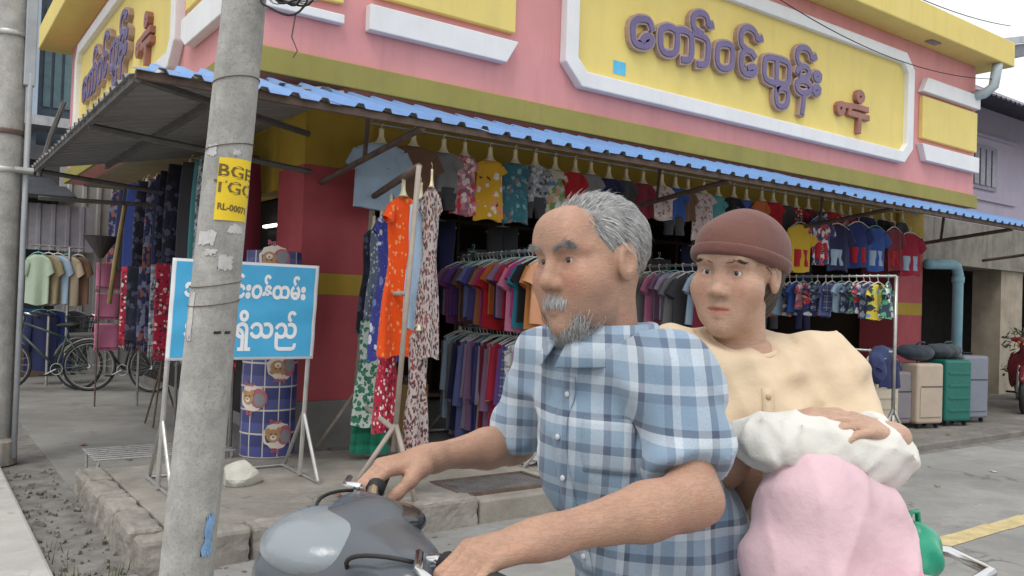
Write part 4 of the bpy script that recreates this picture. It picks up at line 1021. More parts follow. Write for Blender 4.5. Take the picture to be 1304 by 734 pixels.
# ------------------------------------------------------------------ lane side: longyis and scarves
y = 7.45
side = [('maroon','longyi'),('grey mottled','longyi'),('turquoise','longyi'),('charcoal','longyi'),('dark leaf','longyi'),('brown','longyi'),('dark leaf','longyi'),('navy','longyi'),('dark leaf','longyi'),('navy batik','longyi'),('dark leaf','longyi'),('dark_blue','longyi'),('black','longyi'),('dark leaf','longyi'),('navy','longyi'),('navy batik','longyi')]
for i, (c, kd) in enumerate(side):
    hang(kd, 'longyi', PR.get(c) or plain(c), (2.27+rnd.uniform(-.08, .06), y, 2.70), rnd.uniform(-.55, .1), f"{nm(c)} longyi, {ORD[i]} from the corner in the upper row on the lane side", 'longyi', 'longyis in the upper row on the lane side', 'neck', seed=i)
    y += .27
y = 7.3
low = [('red floral','scarf'),('navy batik','scarf'),('black and orange print','scarf'),('navy batik','scarf'),('red floral','scarf'),('navy batik','scarf'),('grey mottled','scarf'),('navy batik','scarf'),('navy batik','scarf'),('dark leaf','scarf'),('navy batik','scarf'),('red floral','scarf')]
for i, (c, kd) in enumerate(low):
    hang(kd, 'scarf', PR.get(c) or plain(c), (2.14+rnd.uniform(-.08, .06), y, 1.72), rnd.uniform(-.6, .1), f"{nm(c)} fringed scarf, {ORD[i]} from the corner, lower row in the lane", 'scarf', 'fringed scarves in the lower row on the lane side', None, seed=i)
    y += .27
sr = thing('hanging_rail', 'pair of bamboo rails on the lane side of the shop', 'rail', (2.3, 9.3, 1.7))
MB().tube([(2.36, 7.25, 2.79), (2.36, 11.7, 2.79)], .014, 6).build('upper_bar', m_steel, sr); MB().tube([(2.20, 7.1, 1.675), (2.20, 10.9, 1.675)], .012, 6).build('lower_bar', m_steel, sr)
for yy in (7.25, 9.1, 10.9): MB().tube([(2.28, yy, .0), (2.28, yy, 2.5)], .016, 6).build('upright', m_steel, sr)
for i, z in enumerate((1.75, 1.38, 1.0)): hang('scarf', 'towel', plain('pink'), (1.98, 11.3, z), .3, ('topmost','middle','lowest')[i]+' of three pink towels hung one above another in the lane', 'towel', 'pink towels on the lane side', None, seed=i, sc_=(.7, 1, .36))
tp = thing('tripod_stand', 'thin dark tripod under the scarves on the lane side', 'stand', (2.15, 9.2, 0))
for k_ in range(3):
    a = k_*2.1; MB().tube([(2.15, 9.2, .62), (2.15+.2*math.cos(a), 9.2+.2*math.sin(a), 0.01)], .010, 6).build('leg', m_rust, tp)
MB().tube([(2.15, 9.2, .6), (2.15, 9.2, 1.6)], .010, 6).build('post', m_rust, tp)

# ================================================================== suitcases and bags
def suitcase(x, y, w_, h_, d_, rz, mat, label, ribs=True):
    o = thing('suitcase', label, 'suitcase', (x, y, .062), 'suitcases set out on the pavement'); Mx = Matrix.Rotation(rz, 3, 'Z')
    T = lambda p: tuple(Vector((x, y, .062))+Mx @ Vector(p))
    sh_ = MB().box(T((0, 0, .06+h_/2)), (w_, d_, h_), rz=rz).build('shell', mat, o, bevel=.035); sh_.modifiers['bevel'].segments = 4
    if ribs:
        for i in range(4):
            z = .06+h_*(.18+.2*i); MB().box(T((0, -d_/2-.002, z)), (w_*.78, .014, .035), rz=rz).build('rib', mat, sh_, bevel=.005)
    else:
        MB().box(T((0, -d_/2-.004, .06+h_*.36)), (w_*.82, .02, h_*.5), rz=rz).build('front_pocket', mat, sh_, bevel=.008)
        MB().tube([T((-w_*.40, -d_/2-.016, .06+h_*.62)), T((w_*.40, -d_/2-.016, .06+h_*.62))], .006, 5).build('zip', m_black, sh_)
    MB().tube([T((-.08, 0, .06+h_)), T((-.08, 0, .06+h_+.03)), T((.08, 0, .06+h_+.03)), T((.08, 0, .06+h_))], .009, 6).build('handle', m_black, o)
    for sx_ in (-1, 1):
        for sy_ in (-1, 1): MB().lathe([(.028, -.012), (.03, 0), (.028, .012)], T((sx_*w_*.36, sy_*d_*.3, .03)), 12, axis='X').build('wheel', m_black, o)
    return o
rzS = -.25
suitcase(9.05, 5.30, .40, .60, .26, rzS, M('cream_case', (.55, .48, .37), .45, .1), 'small cream ribbed suitcase behind the rack post')
suitcase(9.62, 5.42, .30, .62, .26, rzS, M('mauve_case', (.22, .20, .215), .5, .1), 'narrow grey-mauve suitcase between the two cream ones', False)
suitcase(9.98, 5.28, .42, .72, .28, rzS, M('tan_case', (.47, .38, .30), .6, .1), 'tan fabric suitcase with front pocket beside the green one', False)
suitcase(10.58, 5.24, .44, .76, .28, rzS, M('green_case', (.015, .14, .11), .35, .1), 'dark green hard-shell suitcase with horizontal ribs')
suitcase(11.18, 5.32, .44, .80, .30, rzS, M('bluegrey_case', (.20, .22, .265), .6, .1), 'blue-grey soft suitcase at the end of the row', False)
def bag(c, s, mat, label, seed):
    q = random.Random(seed); pr_ = [ell(c, s, .03)]+[ell((c[0]+q.uniform(-.6, .6)*s[0], c[1]+q.uniform(-.5, .5)*s[1], c[2]+q.uniform(-.2, .5)*s[2]), [v*.6 for v in s], .04) for _ in range(4)]
    o = thing('bag', label, 'bag', (c[0], c[1], c[2]-s[2]))
    sdf_mb(pr_, .014, lambda X_, Y_, Z_: .006*np.sin(40*X_+17*Z_)*np.sin(31*Y_+9*X_)).build('body', mat, o, smooth=True)
    MB().tube([(c[0]-.1, c[1]-.02, c[2]+s[2]*.8), (c[0]-.06, c[1]-.05, c[2]+s[2]*1.3), (c[0]+.06, c[1]-.05, c[2]+s[2]*1.3), (c[0]+.1, c[1]-.02, c[2]+s[2]*.8)], .012, 6).build('strap', mat, o, smooth=True)
bag((10.0, 5.35, .96), (.28, .16, .10), FAB('bag_dark', [(.04, .05, .07)]), 'dark soft bag lying on top of the tan suitcase', 1)
bag((10.62, 5.33, .98), (.30, .16, .09), FAB('bag_grey', [(.06, .075, .085)]), 'grey-black soft bag lying on the green suitcase', 2)
nv_ = thing('draped_cloth', 'navy cloth draped over the street end of the low rail', 'cloth', (8.38, 4.86, .75))
sdf_mb([ell((8.39, 4.88, .93), (.17, .10, .14), .05), ell((8.36, 4.86, .80), (.14, .09, .13), .05), ell((8.46, 4.92, .98), (.12, .10, .09), .05)], .012, lambda X_, Y_, Z_: .011*np.sin(38*X_+12*Z_+8*Y_)+.006*np.sin(60*Y_-20*Z_)).build('fold', FAB('navy_cloth', [(.05, .065, .16)]), nv_, smooth=True)

# ------------------------------------------------------------------ small litter on the road and pavement
lt = random.Random(31)
spots = [(4.9, 4.45, .068), (5.6, 3.9, .001), (7.6, 4.2, .001), (8.1, 3.6, .001), (9.6, 4.75, .062), (2.2, 4.8, .167), (1.5, 5.0, .167), (6.9, 3.5, .001), (3.3, 4.2, .001), (10.4, 4.3, .001), (1.5, 7.4, 0), (1.3, 8.3, 0)]
lm = [M('litter_paper', (.62, .60, .55), .8), M('litter_leaf', (.22, .14, .06), .8), M('litter_wrapper', (.35, .10, .08), .4)]
ln = ['scrap of pale paper', 'dry brown leaf', 'crumpled red wrapper']
wh = ['on the ramp by the dress racks', 'on the road in front of the ramp', 'on the road before the middle rack', 'on the road before the children rack', 'on the pavement before the suitcases', 'on the platform near its front kerb', 'on the platform beside its side kerb', 'on the road short of the pavement edge', 'on the road beside the drain grate', 'on the road before the green suitcase', 'in the lane behind the platform', 'further down the lane']
for i, (x, y, z) in enumerate(spots):
    k_ = i % 3; s_ = lt.uniform(.03, .06); mb = MB(); a0 = lt.uniform(0, 6)
    for r_ in range(4):
        for c_ in range(4):
            u, v = (r_/3-.5)*s_*1.6, (c_/3-.5)*s_*(1 if k_ != 1 else .5*(1-abs(r_/3-.5)*1.4))
            mb.v.append((x+u*math.cos(a0)-v*math.sin(a0), y+u*math.sin(a0)+v*math.cos(a0), z+.004+lt.uniform(0, .014)*(1 if k_ != 0 else .5)))
    for r_ in range(3):
        for c_ in range(3): mb.f.append((r_*4+c_, r_*4+c_+1, r_*4+c_+5, r_*4+c_+4))
    o = mb.build(('paper_scrap', 'dry_leaf', 'sweet_wrapper')[k_], lm[k_], smooth=True); sd2 = o.modifiers.new('solid', 'SOLIDIFY'); sd2.thickness = .001
    tag(o, ln[k_]+' lying '+wh[i], ('paper', 'leaf', 'wrapper')[k_])
tl = thing('tube_lamp', 'short white fluorescent tube glowing in the dark side opening by the pier', 'lamp', (2.87, 8.11, 2.09))
MB().tube([(2.86, 7.94, 2.09), (2.86, 8.28, 2.09)], .014, 10).build('tube', EMIT('tube_glow', (1, .98, .95), 3.0), tl, smooth=True)
MB().box((2.885, 8.11, 2.09), (.02, 0.40, .04)).build('fitting', m_white, tl)

# ================================================================== neighbour to the right
nb = thing('neighbour_building', 'lavender upper storey over a stained concrete shopfront next door', 'building', (16.5, 8, 0))
B((12.6, 7.3, 3.02), (26, 12, 5.6)).build('upper_wall', m_lav, nb)
B((12.6, 6.9, 2.28), (26, 7.6, 3.018)).build('stained_beam', m_stain, nb)
B((15.9, 7.0, .06), (16.75, 7.5, 2.279)).build('pillar', M('beige_plaster', (.42, .36, .28), .9, .3, 2, 50, .4, streak=.5, streakcol=(.2, .16, .12)), nb)
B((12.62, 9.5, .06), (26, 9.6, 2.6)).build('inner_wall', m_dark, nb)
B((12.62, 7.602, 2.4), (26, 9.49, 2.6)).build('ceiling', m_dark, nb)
B((12.6, 9.62, 0), (26, 12, 3.018)).build('rear_wall', m_stain, nb)
B((19.0, 7.0, .06), (26, 7.4, 2.279)).build('front_wall', m_stain, nb)
pn = B((12.66, 7.22, .06), (13.55, 7.26, 2.2)).build('steel_shutter', M('grey_shutter', (.22, .23, .235), .55, .15, 2, 60, .1, streak=.3), nb)
for i in range(6): B((12.7+i*.145, 7.205, .1), (12.73+i*.145, 7.219, 2.16)).build('shutter_rib', MATS['grey_shutter'], pn)
wn = B((15.0, 7.25, 3.75), (16.2, 7.298, 4.55)).build('window', M('window_lav', (.34, .31, .40), .6), nb)
for i in range(5): B((15.08+i*.22, 7.22, 3.82), (15.24+i*.22, 7.249, 4.48)).build('pane', M('dull_pane', (.25, .24, .30), .3, spec=.6), wn)
for z in (4.70, 3.55): B((13.8, 7.23, z), (17, 7.299, z+.05)).build('moulding', m_lav, nb)
for k_, xx in enumerate(np.arange(13.0, 22, 1.1)):
    o = corr_sheet((xx, 6.05, 4.83), (1, 0, 0), (0, 1.25, .42), 1.14, 1.32, pitch=.16, hgt=.03).build('eave_sheet', M('dark_eave_sheet', (.055, .055, .065), .6), nb)
B((15.6, 9.0, 5.61), (26, 12, 6.6)).build('attic_wall', M('pale_attic', (.52, .50, .50), .8, .1, 2, streak=.3), nb)
MB().prism([(14.2, 6.02), (20, 7.55), (20, 7.30), (14.2, 5.77)], lambda a_, b_, d: (a_, 8.0+d, b_), 0, 5).build('roof', M('grey_roof', (.24, .26, .29), .6), nb)
MB().prism([(14.15, 6.16), (20, 7.70), (20, 7.56), (14.15, 6.03)], lambda a_, b_, d: (a_, 7.9+d, b_), 0, .1).build('barge_board', M('pale_barge', (.5, .53, .57), .6), nb)
pp = thing('drain_pipe', 'pale blue plastic drain pipe with an elbow beside the grey shutter', 'pipe', (12.9, 6.2, .06))
MB().tube([(11.9, 6.25, 2.17), (12.62, 6.25, 2.20), (12.74, 6.25, 2.17), (12.80, 6.25, 2.06), (12.80, 6.25, .08)], .075, 16).build('pipe', m_pvc, pp, smooth=True)
for z in (1.98, .7): MB().lathe([(.078, -.05), (.088, -.045), (.088, .045), (.078, .05)], (12.80, 6.25, z), 16).build('collar', m_pvc, pp, smooth=True)
bsk = thing('plant_pot', 'leafy potted plant beside the beige pillar of the neighbour', 'plant', (15.3, 6.3, .06))
MB().lathe([(.14, 0), (.2, .3), (.21, .32)], (15.3, 6.3, .06), 16).build('pot', m_kerb, bsk)
lf = MB(); q = random.Random(4)
for i in range(220):
    a, r_, z = q.uniform(0, 6.28), q.uniform(0, .38)**1, q.uniform(.45, 1.25)
    p = Vector((15.3+r_*math.cos(a), 6.3+r_*math.sin(a), z)); d = Vector((q.gauss(0, 1), q.gauss(0, 1), q.gauss(.3, .6))).normalized()*.07; s_ = d.orthogonal().normalized()*.022
    lf.add([p-d, p+s_, p+d, p-s_], [(0, 1, 2, 3)])
tag(lf.build('leaves', M('leaf_green', (.06, .085, .035), .6), bsk), kind='stuff')
MB().tube([(15.3, 6.3, .3), (15.32, 6.28, .9)], .02, 6).build('stem', m_rust, bsk)

# ================================================================== lane background
m_corr = M('bare_metal_wall', (.46, .45, .43), .6, .2, 1.2, 60, .1, streak=.4, streakcol=(.22, .2, .18))
shd = thing('metal_shed', 'pale corrugated metal shed closing the far end of the lane', 'shed', (3, 15.5, 0))
for k_, xx in enumerate(np.arange(1.9, 7.5, .8)):
    o = corr_sheet((xx, 15.4+.004*(k_ % 2), 0), (1, 0, 0), (0, .0001, 1), .82, 3.9, pitch=.22, hgt=.035).build('wall_sheet', m_corr, shd)
B((1.9, 15.5, 0), (8, 20, 3.6)).build('core', m_dark, shd)
st = thing('market_stall', 'dim market stall with dark awning beyond the pole', 'stall', (1, 16, 0))
B((-4, 16.4, 0), (1.88, 16.6, 3.0)).build('back_wall', M('stall_teal', (.09, .11, .12), .8), st)
for k_, xx in enumerate(np.arange(-4, 1.9, .9)): corr_sheet((xx, 14.6, 1.98), (1, 0, 0), (0, .05, .55), .92, .72, pitch=.2, hgt=.03).build('hanging_sheet', M('lilac_sheet', (.40, .38, .44), .6), st)
MB().add([(-4, 14.2, 2.72), (2.0, 14.2, 2.80), (2.0, 16.4, 3.3), (-4, 16.4, 3.2), (-4, 14.2, 2.66), (2.0, 14.2, 2.74), (2.0, 16.4, 3.24), (-4, 16.4, 3.14)], [(0, 1, 2, 3), (4, 7, 6, 5), (0, 4, 5, 1), (1, 5, 6, 2), (2, 6, 7, 3), (3, 7, 4, 0)]).build('canopy', M('black_canvas', (.03, .033, .04), .8), st)
B((-3, 15.0, 0), (1.8, 15.9, .66)).build('counter', M('stall_wood', (.15, .11, .08), .8), st, bevel=.01)
for i in range(6): MB().box((.2+i*.05, 14.7, .06+i*.045), (1.5, .25, .04), rz=.1*math.sin(i)).build('plank', M('pale_plank', (.42, .38, .30), .8), st, bevel=.006)
fs = thing('plastic_stool', 'blue plastic stool standing on the stall counter', 'stool', (1.5, 15.2, .662))
m_stool = M('blue_plastic', (.03, .12, .36), .4)
B((1.36, 15.06, 1.02), (1.64, 15.34, 1.06)).build('seat', m_stool, fs, bevel=.015)
for sx_ in (-1, 1):
    for sy_ in (-1, 1): MB().box((1.5+sx_*.12, 15.2+sy_*.12, .842), (.05, .05, .36)).build('leg', m_stool, fs, bevel=.008)
MB().box((1.5, 15.07, .80), (.2, .02, .03)).build('stretcher', m_stool, fs)
# far houses above the lane
hs_ = thing('far_house', 'blue-grey two-storey house rising behind the lane stalls', 'building', (-1, 22, 0))
B((-8, 20.5, 0), (2.05, 28, 9)).build('wall', M('bluegrey_wall', (.34, .42, .52), .8, .1, 1.5, streak=.3), hs_)
B((2.052, 21.0, 0), (3.4, 28, 8.2)).build('stair_tower', M('teal_dark_wall', (.07, .09, .115), .7), hs_)
B((1.0, 19.6, 4.75), (3.3, 20.49, 4.95)).build('ledge', M('pale_ledge', (.45, .45, .46), .8, streak=.4), hs_)
B((-8, 19.4, 4.0), (2.6, 20.48, 4.3)).build('balcony', M('dark_balcony', (.08, .08, .09), .8), hs_)
for i in range(5): B((2.2+.2*i, 20.96, 5.4), (2.34+.2*i, 20.999, 7.6)).build('louvre', M('teal_louvre', (.10, .17, .19), .5), hs_)
for x in (-3, -.6): B((x, 20.44, 5.6), (x+1.1, 20.499, 7)).build('window', M('dull_pane', (.2, .2, .2)), hs_)
wl = thing('far_house', 'whitewashed low house behind the stalls beyond the lane', 'building', (-5, 30, 0))
B((-14, 30, 0), (9, 34, 5.2)).build('wall', M('whitewash', (.62, .62, .60), .8, streak=.3), wl)
B((-14.4, 29.6, 5.2), (9.4, 34.4, 5.5)).build('roof', m_rust, wl)
# shirts on a stand in the lane
sst = thing('shirt_stand', 'small steel stand of plain shirts far down the lane', 'rack', (1.7, 13.6, 0))
MB().tube([(1.85, 13.6, 0), (1.85, 13.6, 2.0)], .02, 8).build('post', m_galv, sst); MB().tube([(1.62, 13.6, .0), (1.62, 13.6, 1.0)], .02, 8).build('post', m_galv, sst)
MB().tube([(1.35, 13.55, 2.0), (2.05, 13.65, 2.0)], .014, 8).build('bar', m_galv, sst)
for i, (x, c) in enumerate(((1.45, 'cream'), (1.58, 'khaki'), (1.70, 'light_blue'), (1.84, 'beige'), (1.97, 'brown'))):
    hang('tee', 'shirt', FAB('pale_green_cloth', [(.45, .55, .42)]) if i == 0 else plain(c), (x, 13.55+.02*i, 2.0), -.3+.1*i, f"{'pale green' if i == 0 else nm(c)} T-shirt on the small stand down the lane", 'T-shirt', 'shirts on the lane stand', 'hanger', seed=i, sc_=(.75, 1, 1.3))
for i, (x, c) in enumerate(((1.55, 'navy'), (1.72, 'dark_blue'), (1.95, 'charcoal'))):
    hang('long', 'skirt', plain(c), (x, 13.75, 1.16), -.3, f"{nm(c)} long skirt hanging below the shirts down the lane", 'skirt', 'skirts on the lane stand', 'hanger', seed=i)
um = thing('street_lamp', 'dark conical lamp shade on a thin post down the lane', 'lamp', (1.85, 11.0, 0))
MB().lathe([(.20, .26), (.19, .25), (.03, 0.0), (.02, 0)], (1.83, 11.0, 1.78), 18).build('shade', M('brown_shade', (.06, .05, .05), .7), um)
MB().tube([(1.83, 11.0, 0), (1.83, 11.0, 1.8)], .010, 8).build('post', m_rust, um)

# ================================================================== bicycles
def bicycle(loc, rz, mat, label, basket=True):
    o = thing('bicycle', label, 'bicycle', (0, 0, 0), 'bicycles parked in the lane')
    def wheel(x):
        w_ = MB(); w_.tube([(x+.33*math.cos(a), 0, .345+.33*math.sin(a)) for a in np.linspace(0, 6.2832, 37)[:-1]], .018, 8, closed=True)
        t = w_.build('wheel', m_black, o, smooth=True)
        MB().tube([(x+.305*math.cos(a), 0, .345+.305*math.sin(a)) for a in np.linspace(0, 6.2832, 37)[:-1]], .010, 6, closed=True).build('rim', m_steel, t, smooth=True)
        sp = MB()
        for i in range(18):
            a = i*2*math.pi/18; sp.tube([(x, .02*(-1)**i, .345), (x+.30*math.cos(a), 0, .345+.30*math.sin(a))], .0018, 3)
        tag(sp.build('spokes', m_galv, t), kind='stuff')
        MB().lathe([(.025, -.05), (.025, .05)], (x, 0, .345), 10, axis='Y').build('hub', m_alu, t)
        MB().tube([(x+.365*math.cos(a), 0, .345+.365*math.sin(a)) for a in np.linspace(.5 if x < 0 else .3, 2.9 if x < 0 else 2.3, 16)], .020, 6, squash=.35).build('mudguard', m_steel, o, smooth=True)
    wheel(-.52); wheel(.54)
    fr = MB()
    for a, b, r_ in (((-.12, 0, .30), (-.24, 0, .86), .016), ((-.12, 0, .30), (.36, 0, .78), .017), ((-.22, 0, .72), (.33, 0, .92), .015), ((-.52, .05, .345), (-.12, .04, .30), .009), ((-.52, -.05, .345), (-.12, -.04, .30), .009), ((-.52, .05, .345), (-.21, .02, .74), .009), ((-.52, -.05, .345), (-.21, -.02, .74), .009), ((.36, 0, .76), (.31, 0, 1.02), .018), ((.36, .045, .76), (.54, .045, .345), .011), ((.36, -.045, .76), (.54, -.045, .345), .011)): fr.tube([a, b], r_, 8)
    fr.build('frame', mat, o, smooth=True)
    sdf_mb([ell((-.28, 0, .90), (.10, .085, .035), .03), cap((-.2, 0, .9), (-.1, 0, .89), .03, .02, .03)], .012).build('saddle', m_black, o, smooth=True)
    MB().tube([(.12, .28, 1.03), (.22, .27, 1.06), (.30, .14, 1.05), (.31, 0, 1.02), (.30, -.14, 1.05), (.22, -.27, 1.06), (.12, -.28, 1.03)], .012, 8).build('handlebar', m_chrome, o, smooth=True)
    for s in (-1, 1): MB().tube([(.14, .28*s, 1.035), (.04, .29*s, 1.0)], .017, 8).build('grip', m_black, o, smooth=True)
    MB().tube([(-.12+.075*math.cos(a), .05, .30+.075*math.sin(a)) for a in np.linspace(0, 6.2832, 25)[:-1]], .006, 5, closed=True).build('chainring', m_galv, o)
    for s in (-1, 1):
        MB().tube([(-.12, .07*s, .30), (-.12+.14*s, .09*s, .22)], .009, 6).build('crank', m_galv, o); MB().box((-.12+.14*s, .13*s, .22), (.09, .08, .02)).build('pedal', m_black, o)
    MB().tube([(-.6, .0, .78), (-.25, 0, .76)], .05, 4, squash=.15).build('carrier', m_galv, o)
    if basket:
        bk = MB()
        for z, s_ in ((.78, .11), (.86, .125), (.94, .14), (1.02, .155)): bk.tube([(.52+s_*c_, s_*1.2*d_, z) for c_, d_ in ((-1, -1), (1, -1), (1, 1), (-1, 1))], .006, 5, closed=True)
        for i in range(24):
            a = i*math.pi/12; c_, d_ = max(-1, min(1, 1.4*math.cos(a))), max(-1, min(1, 1.4*math.sin(a)))
            bk.tube([(.52+.11*c_, .132*d_, .78), (.52+.155*c_, .186*d_, 1.02)], .004, 4)
        bk.build('basket', m_black, o)
    o.location = loc; o.rotation_euler = (0, 0, rz); return o
bicycle((2.35, 12.6, .0), 2.45, M('bike_dark', (.04, .045, .05), .4), 'black bicycle with front basket parked beside the scarves')
bicycle((1.55, 12.9, .0), 2.75, M('bike_green', (.05, .08, .06), .4), 'bicycle with bright mudguards parked under the lane shirts', False)

# ================================================================== motorcycles
def motorcycle(loc, rz, body, cowl, label, steer=0, name='motorcycle', bags=None):
    """step-through motorcycle; x forward, y left"""
    o = thing(name, label, 'motorcycle')
    def wheel(x):
        t = MB().tube([(x+.265*math.cos(a), 0, .30+.265*math.sin(a)) for a in np.linspace(0, 6.2832, 41)[:-1]], .038, 12, closed=True).build('wheel', m_black, o, smooth=True)
        MB().tube([(x+.222*math.cos(a), 0, .30+.222*math.sin(a)) for a in np.linspace(0, 6.2832, 41)[:-1]], .018, 8, closed=True).build('rim', m_alu, t, smooth=True)
        MB().lathe([(.06, -.06), (.075, -.05), (.075, .05), (.06, .06)], (x, 0, .30), 18, axis='Y').build('hub', m_alu, t, smooth=True)
        sp = MB()
        for i in range(24):
            a = i*2*math.pi/24; sp.tube([(x+.06*math.cos(a+.4), .03*(-1)**i, .30+.06*math.sin(a+.4)), (x+.215*math.cos(a), 0, .30+.215*math.sin(a))], .0022, 3)
        tag(sp.build('spokes', m_chrome, t), kind='stuff')
    wheel(-.60); wheel(.64)
    Rs = Matrix.Rotation(steer, 3, 'Z'); piv = Vector((.36, 0, 0))
    S = lambda p: tuple(piv+Rs @ (Vector(p)-piv))
    for s in (-1, 1): MB().tube([(.64, .085*s, .30), (.56, .085*s, .55), (.46, .07*s, .80)], [.024, .026, .022], 10).build('fork', m_alu, o, smooth=True)
    sdf_mb([cap((.45, 0, .555), (.70, 0, .625), .055, .06, .05), cap((.70, 0, .625), (.93, 0, .50), .06, .045, .05), ell((.64, 0, .40), (.25, .3, .2), .02, 'sub')], .014).build('front_fender', body, o, smooth=True)
    # leg shield, floor tunnel, side panels, tail
    sdf_mb([cap((.50, .0, .93), (.40, .0, .42), .085, .11, .08), ell((.33, .19, .60), (.10, .055, .26), .06), ell((.33, -.19, .60), (.10, .055, .26), .06), ell((.42, 0, .66), (.10, .24, .25), .06), cap((.30, 0, .42), (-.10, 0, .48), .07, .09, .06)], .014).build('leg_shield', body, o, smooth=True)
    sdf_mb([cap((-.08, 0, .58), (-.60, 0, .64), .105, .12, .08), cap((-.60, 0, .64), (-.92, 0, .74), .11, .06, .06), ell((-.30, 0, .50), (.22, .13, .14), .06)], .014).build('side_panel', body, o, smooth=True)
    sdf_mb([cap((.02, 0, .715), (-.35, 0, .735), .075, .115, .05), cap((-.35, 0, .74), (-.82, 0, .775), .115, .095, .05), ell((-.4, 0, .58), (.7, .4, .10), .02, 'sub')], .014).build('seat', FAB('seat_vinyl', [(.025, .025, .028)], rough=.5), o, smooth=True)
    MB().box((-.93, 0, .70), (.06, .16, .08)).build('tail_light', M('red_lens', (.35, .01, .01), .25, spec=.8), o, bevel=.015)
    MB().tube([S((-.02+.0, .1, .0)) if False else (-.62, .13, .80), (-.95, .12, .86), (-1.0, 0, .865), (-.95, -.12, .86), (-.62, -.13, .80)], .013, 8).build('grab_rail', m_chrome, o, smooth=True)
    sdf_mb([ell((.08, 0, .30), (.17, .11, .10), .04), cap((.15, 0, .30), (.34, 0, .33), .075, .06, .04), cap((.0, 0, .26), (-.1, 0, .34), .09, .08, .04)], .014).build('engine', m_steel, o, smooth=True)
    MB().tube([(.22, -.09, .27), (.0, -.15, .20), (-.35, -.17, .26), (-.85, -.17, .36)], [.02, .022, .045, .05], 12).build('exhaust', m_chrome, o, smooth=True)
    for s in (-1, 1): MB().tube([(.10, .10*s, .26), (.10, .30*s, .26)], .016, 8).build('foot_peg', m_black, o)
    for s in (-1, 1): MB().tube([(-.36, .12*s, .33), (-.36, .28*s, .36)], .014, 8).build('pillion_peg', m_black, o)
    # handlebar cowl with headlight, turned with the steering
    pr_ = [ell((.43, 0, 1.03), (.10, .125, .062), .05), ell((.47, 0, .985), (.085, .10, .078), .05), ell((.39, .12, 1.05), (.055, .10, .038), .05), ell((.39, -.12, 1.05), (.055, .10, .038), .05), cap((.40, 0, 1.06), (.53, 0, 1.02), .045, .03, .05)]
    def rp(p):
        k, g, b_, op = p
        if k == 'cap': return (k, (S(g[0]), S(g[1]), g[2], g[3]), b_, op)
        Rm = Rs.transposed(); return (k, (S(g[0]), g[1], [list(Rm[i]) for i in range(3)]), b_, op)
    cw = sdf_mb([rp(p) for p in pr_], .009, it=3).build('headlight_cowl', cowl, o, smooth=True)
    hl = sdf_mb([rp(ell((.535, 0, .985), (.030, .078, .050), .02))], .009).build('headlight', M('lens_glass', (.65, .68, .70), .08, .05, spec=.9), cw, smooth=True)
    sdf_mb([rp(ell((.375, 0, 1.08), (.050, .075, .020), .02))], .008).build('gauge', M('gauge_black', (.015, .015, .018), .15, spec=.8), cw, smooth=True)
    vz = sdf_mb([rp(ell((.455, 0, 1.050), (.105, .108, .049), .02)), rp(ell((.36, 0, 1.10), (.085, .085, .045), .012, 'sub'))], .006, it=2).build('visor', M('pale_visor', (.24, .27, .29), .22, .06, spec=.6), cw, smooth=True)
    for s in (-1, 1): sdf_mb([rp(ell((.485, .12*s, 1.015), (.035, .028, .022), .02))], .008).build('indicator', M('amber_lens', (.6, .22, .02), .2, spec=.8), cw, smooth=True)
    MB().tube([S(p) for p in ((.32, .315, 1.075), (.36, .20, 1.075), (.40, .06, 1.03), (.40, -.06, 1.03), (.36, -.20, 1.075), (.32, -.315, 1.075))], .011, 8).build('handlebar', m_chrome, o, smooth=True)
    for s in (-1, 1):
        MB().tube([S((.355, .21*s, 1.075)), S((.318, .325*s, 1.075))], .0165, 12).build('grip', m_black, o, smooth=True)
        MB().tube([S((.385, .19*s, 1.085)), S((.40, .24*s, 1.08)), S((.375, .335*s, 1.07))], .006, 6).build('lever', m_chrome, o, smooth=True)
    for s in (-1, 1): MB().tube([S((.395+.075*math.sin(t*3.0)*(1-.15*t), (.20-.13*t)*s, 1.078+.012*math.sin(t*3.1)-.10*t*t)) for t in np.linspace(0, 1, 16)], .0030, 8).build('brake_cable', m_black, o, smooth=True)
    MB().tube([S((.43+.098*math.cos(a), .128*math.sin(a), 1.005)) for a in np.linspace(-1.9, 1.9, 30)], .0022, 5).build('panel_seam', m_black, cw, smooth=True)
    o.location = loc; o.rotation_euler = (0, 0, rz)
    return o, (lambda p: Vector(loc)+Matrix.Rotation(rz, 3, 'Z') @ Vector(p)), S
body_navy = M('navy_fairing', (.035, .045, .085), .25, .1, 3, 60, .02, spec=.6)
cowl_silver = M('slate_fairing', (.085, .095, .11), .3, .1, 3, 60, .02, spec=.5)
BL, BRZ = (.955, 1.05, 0), R(174.5)
mc, BW, BS = motorcycle(BL, BRZ, body_navy, cowl_silver, 'dark motorcycle with pale grey visor on its headlight cowl carrying two people', steer=-R(9))
motorcycle((13.6, 5.55, .062), R(196), M('maroon_fairing', (.16, .02, .025), .3, spec=.6), M('red_cowl', (.35, .03, .03), .3, spec=.6), 'parked dark red motorcycle next to the blue-grey suitcase', steer=.2)

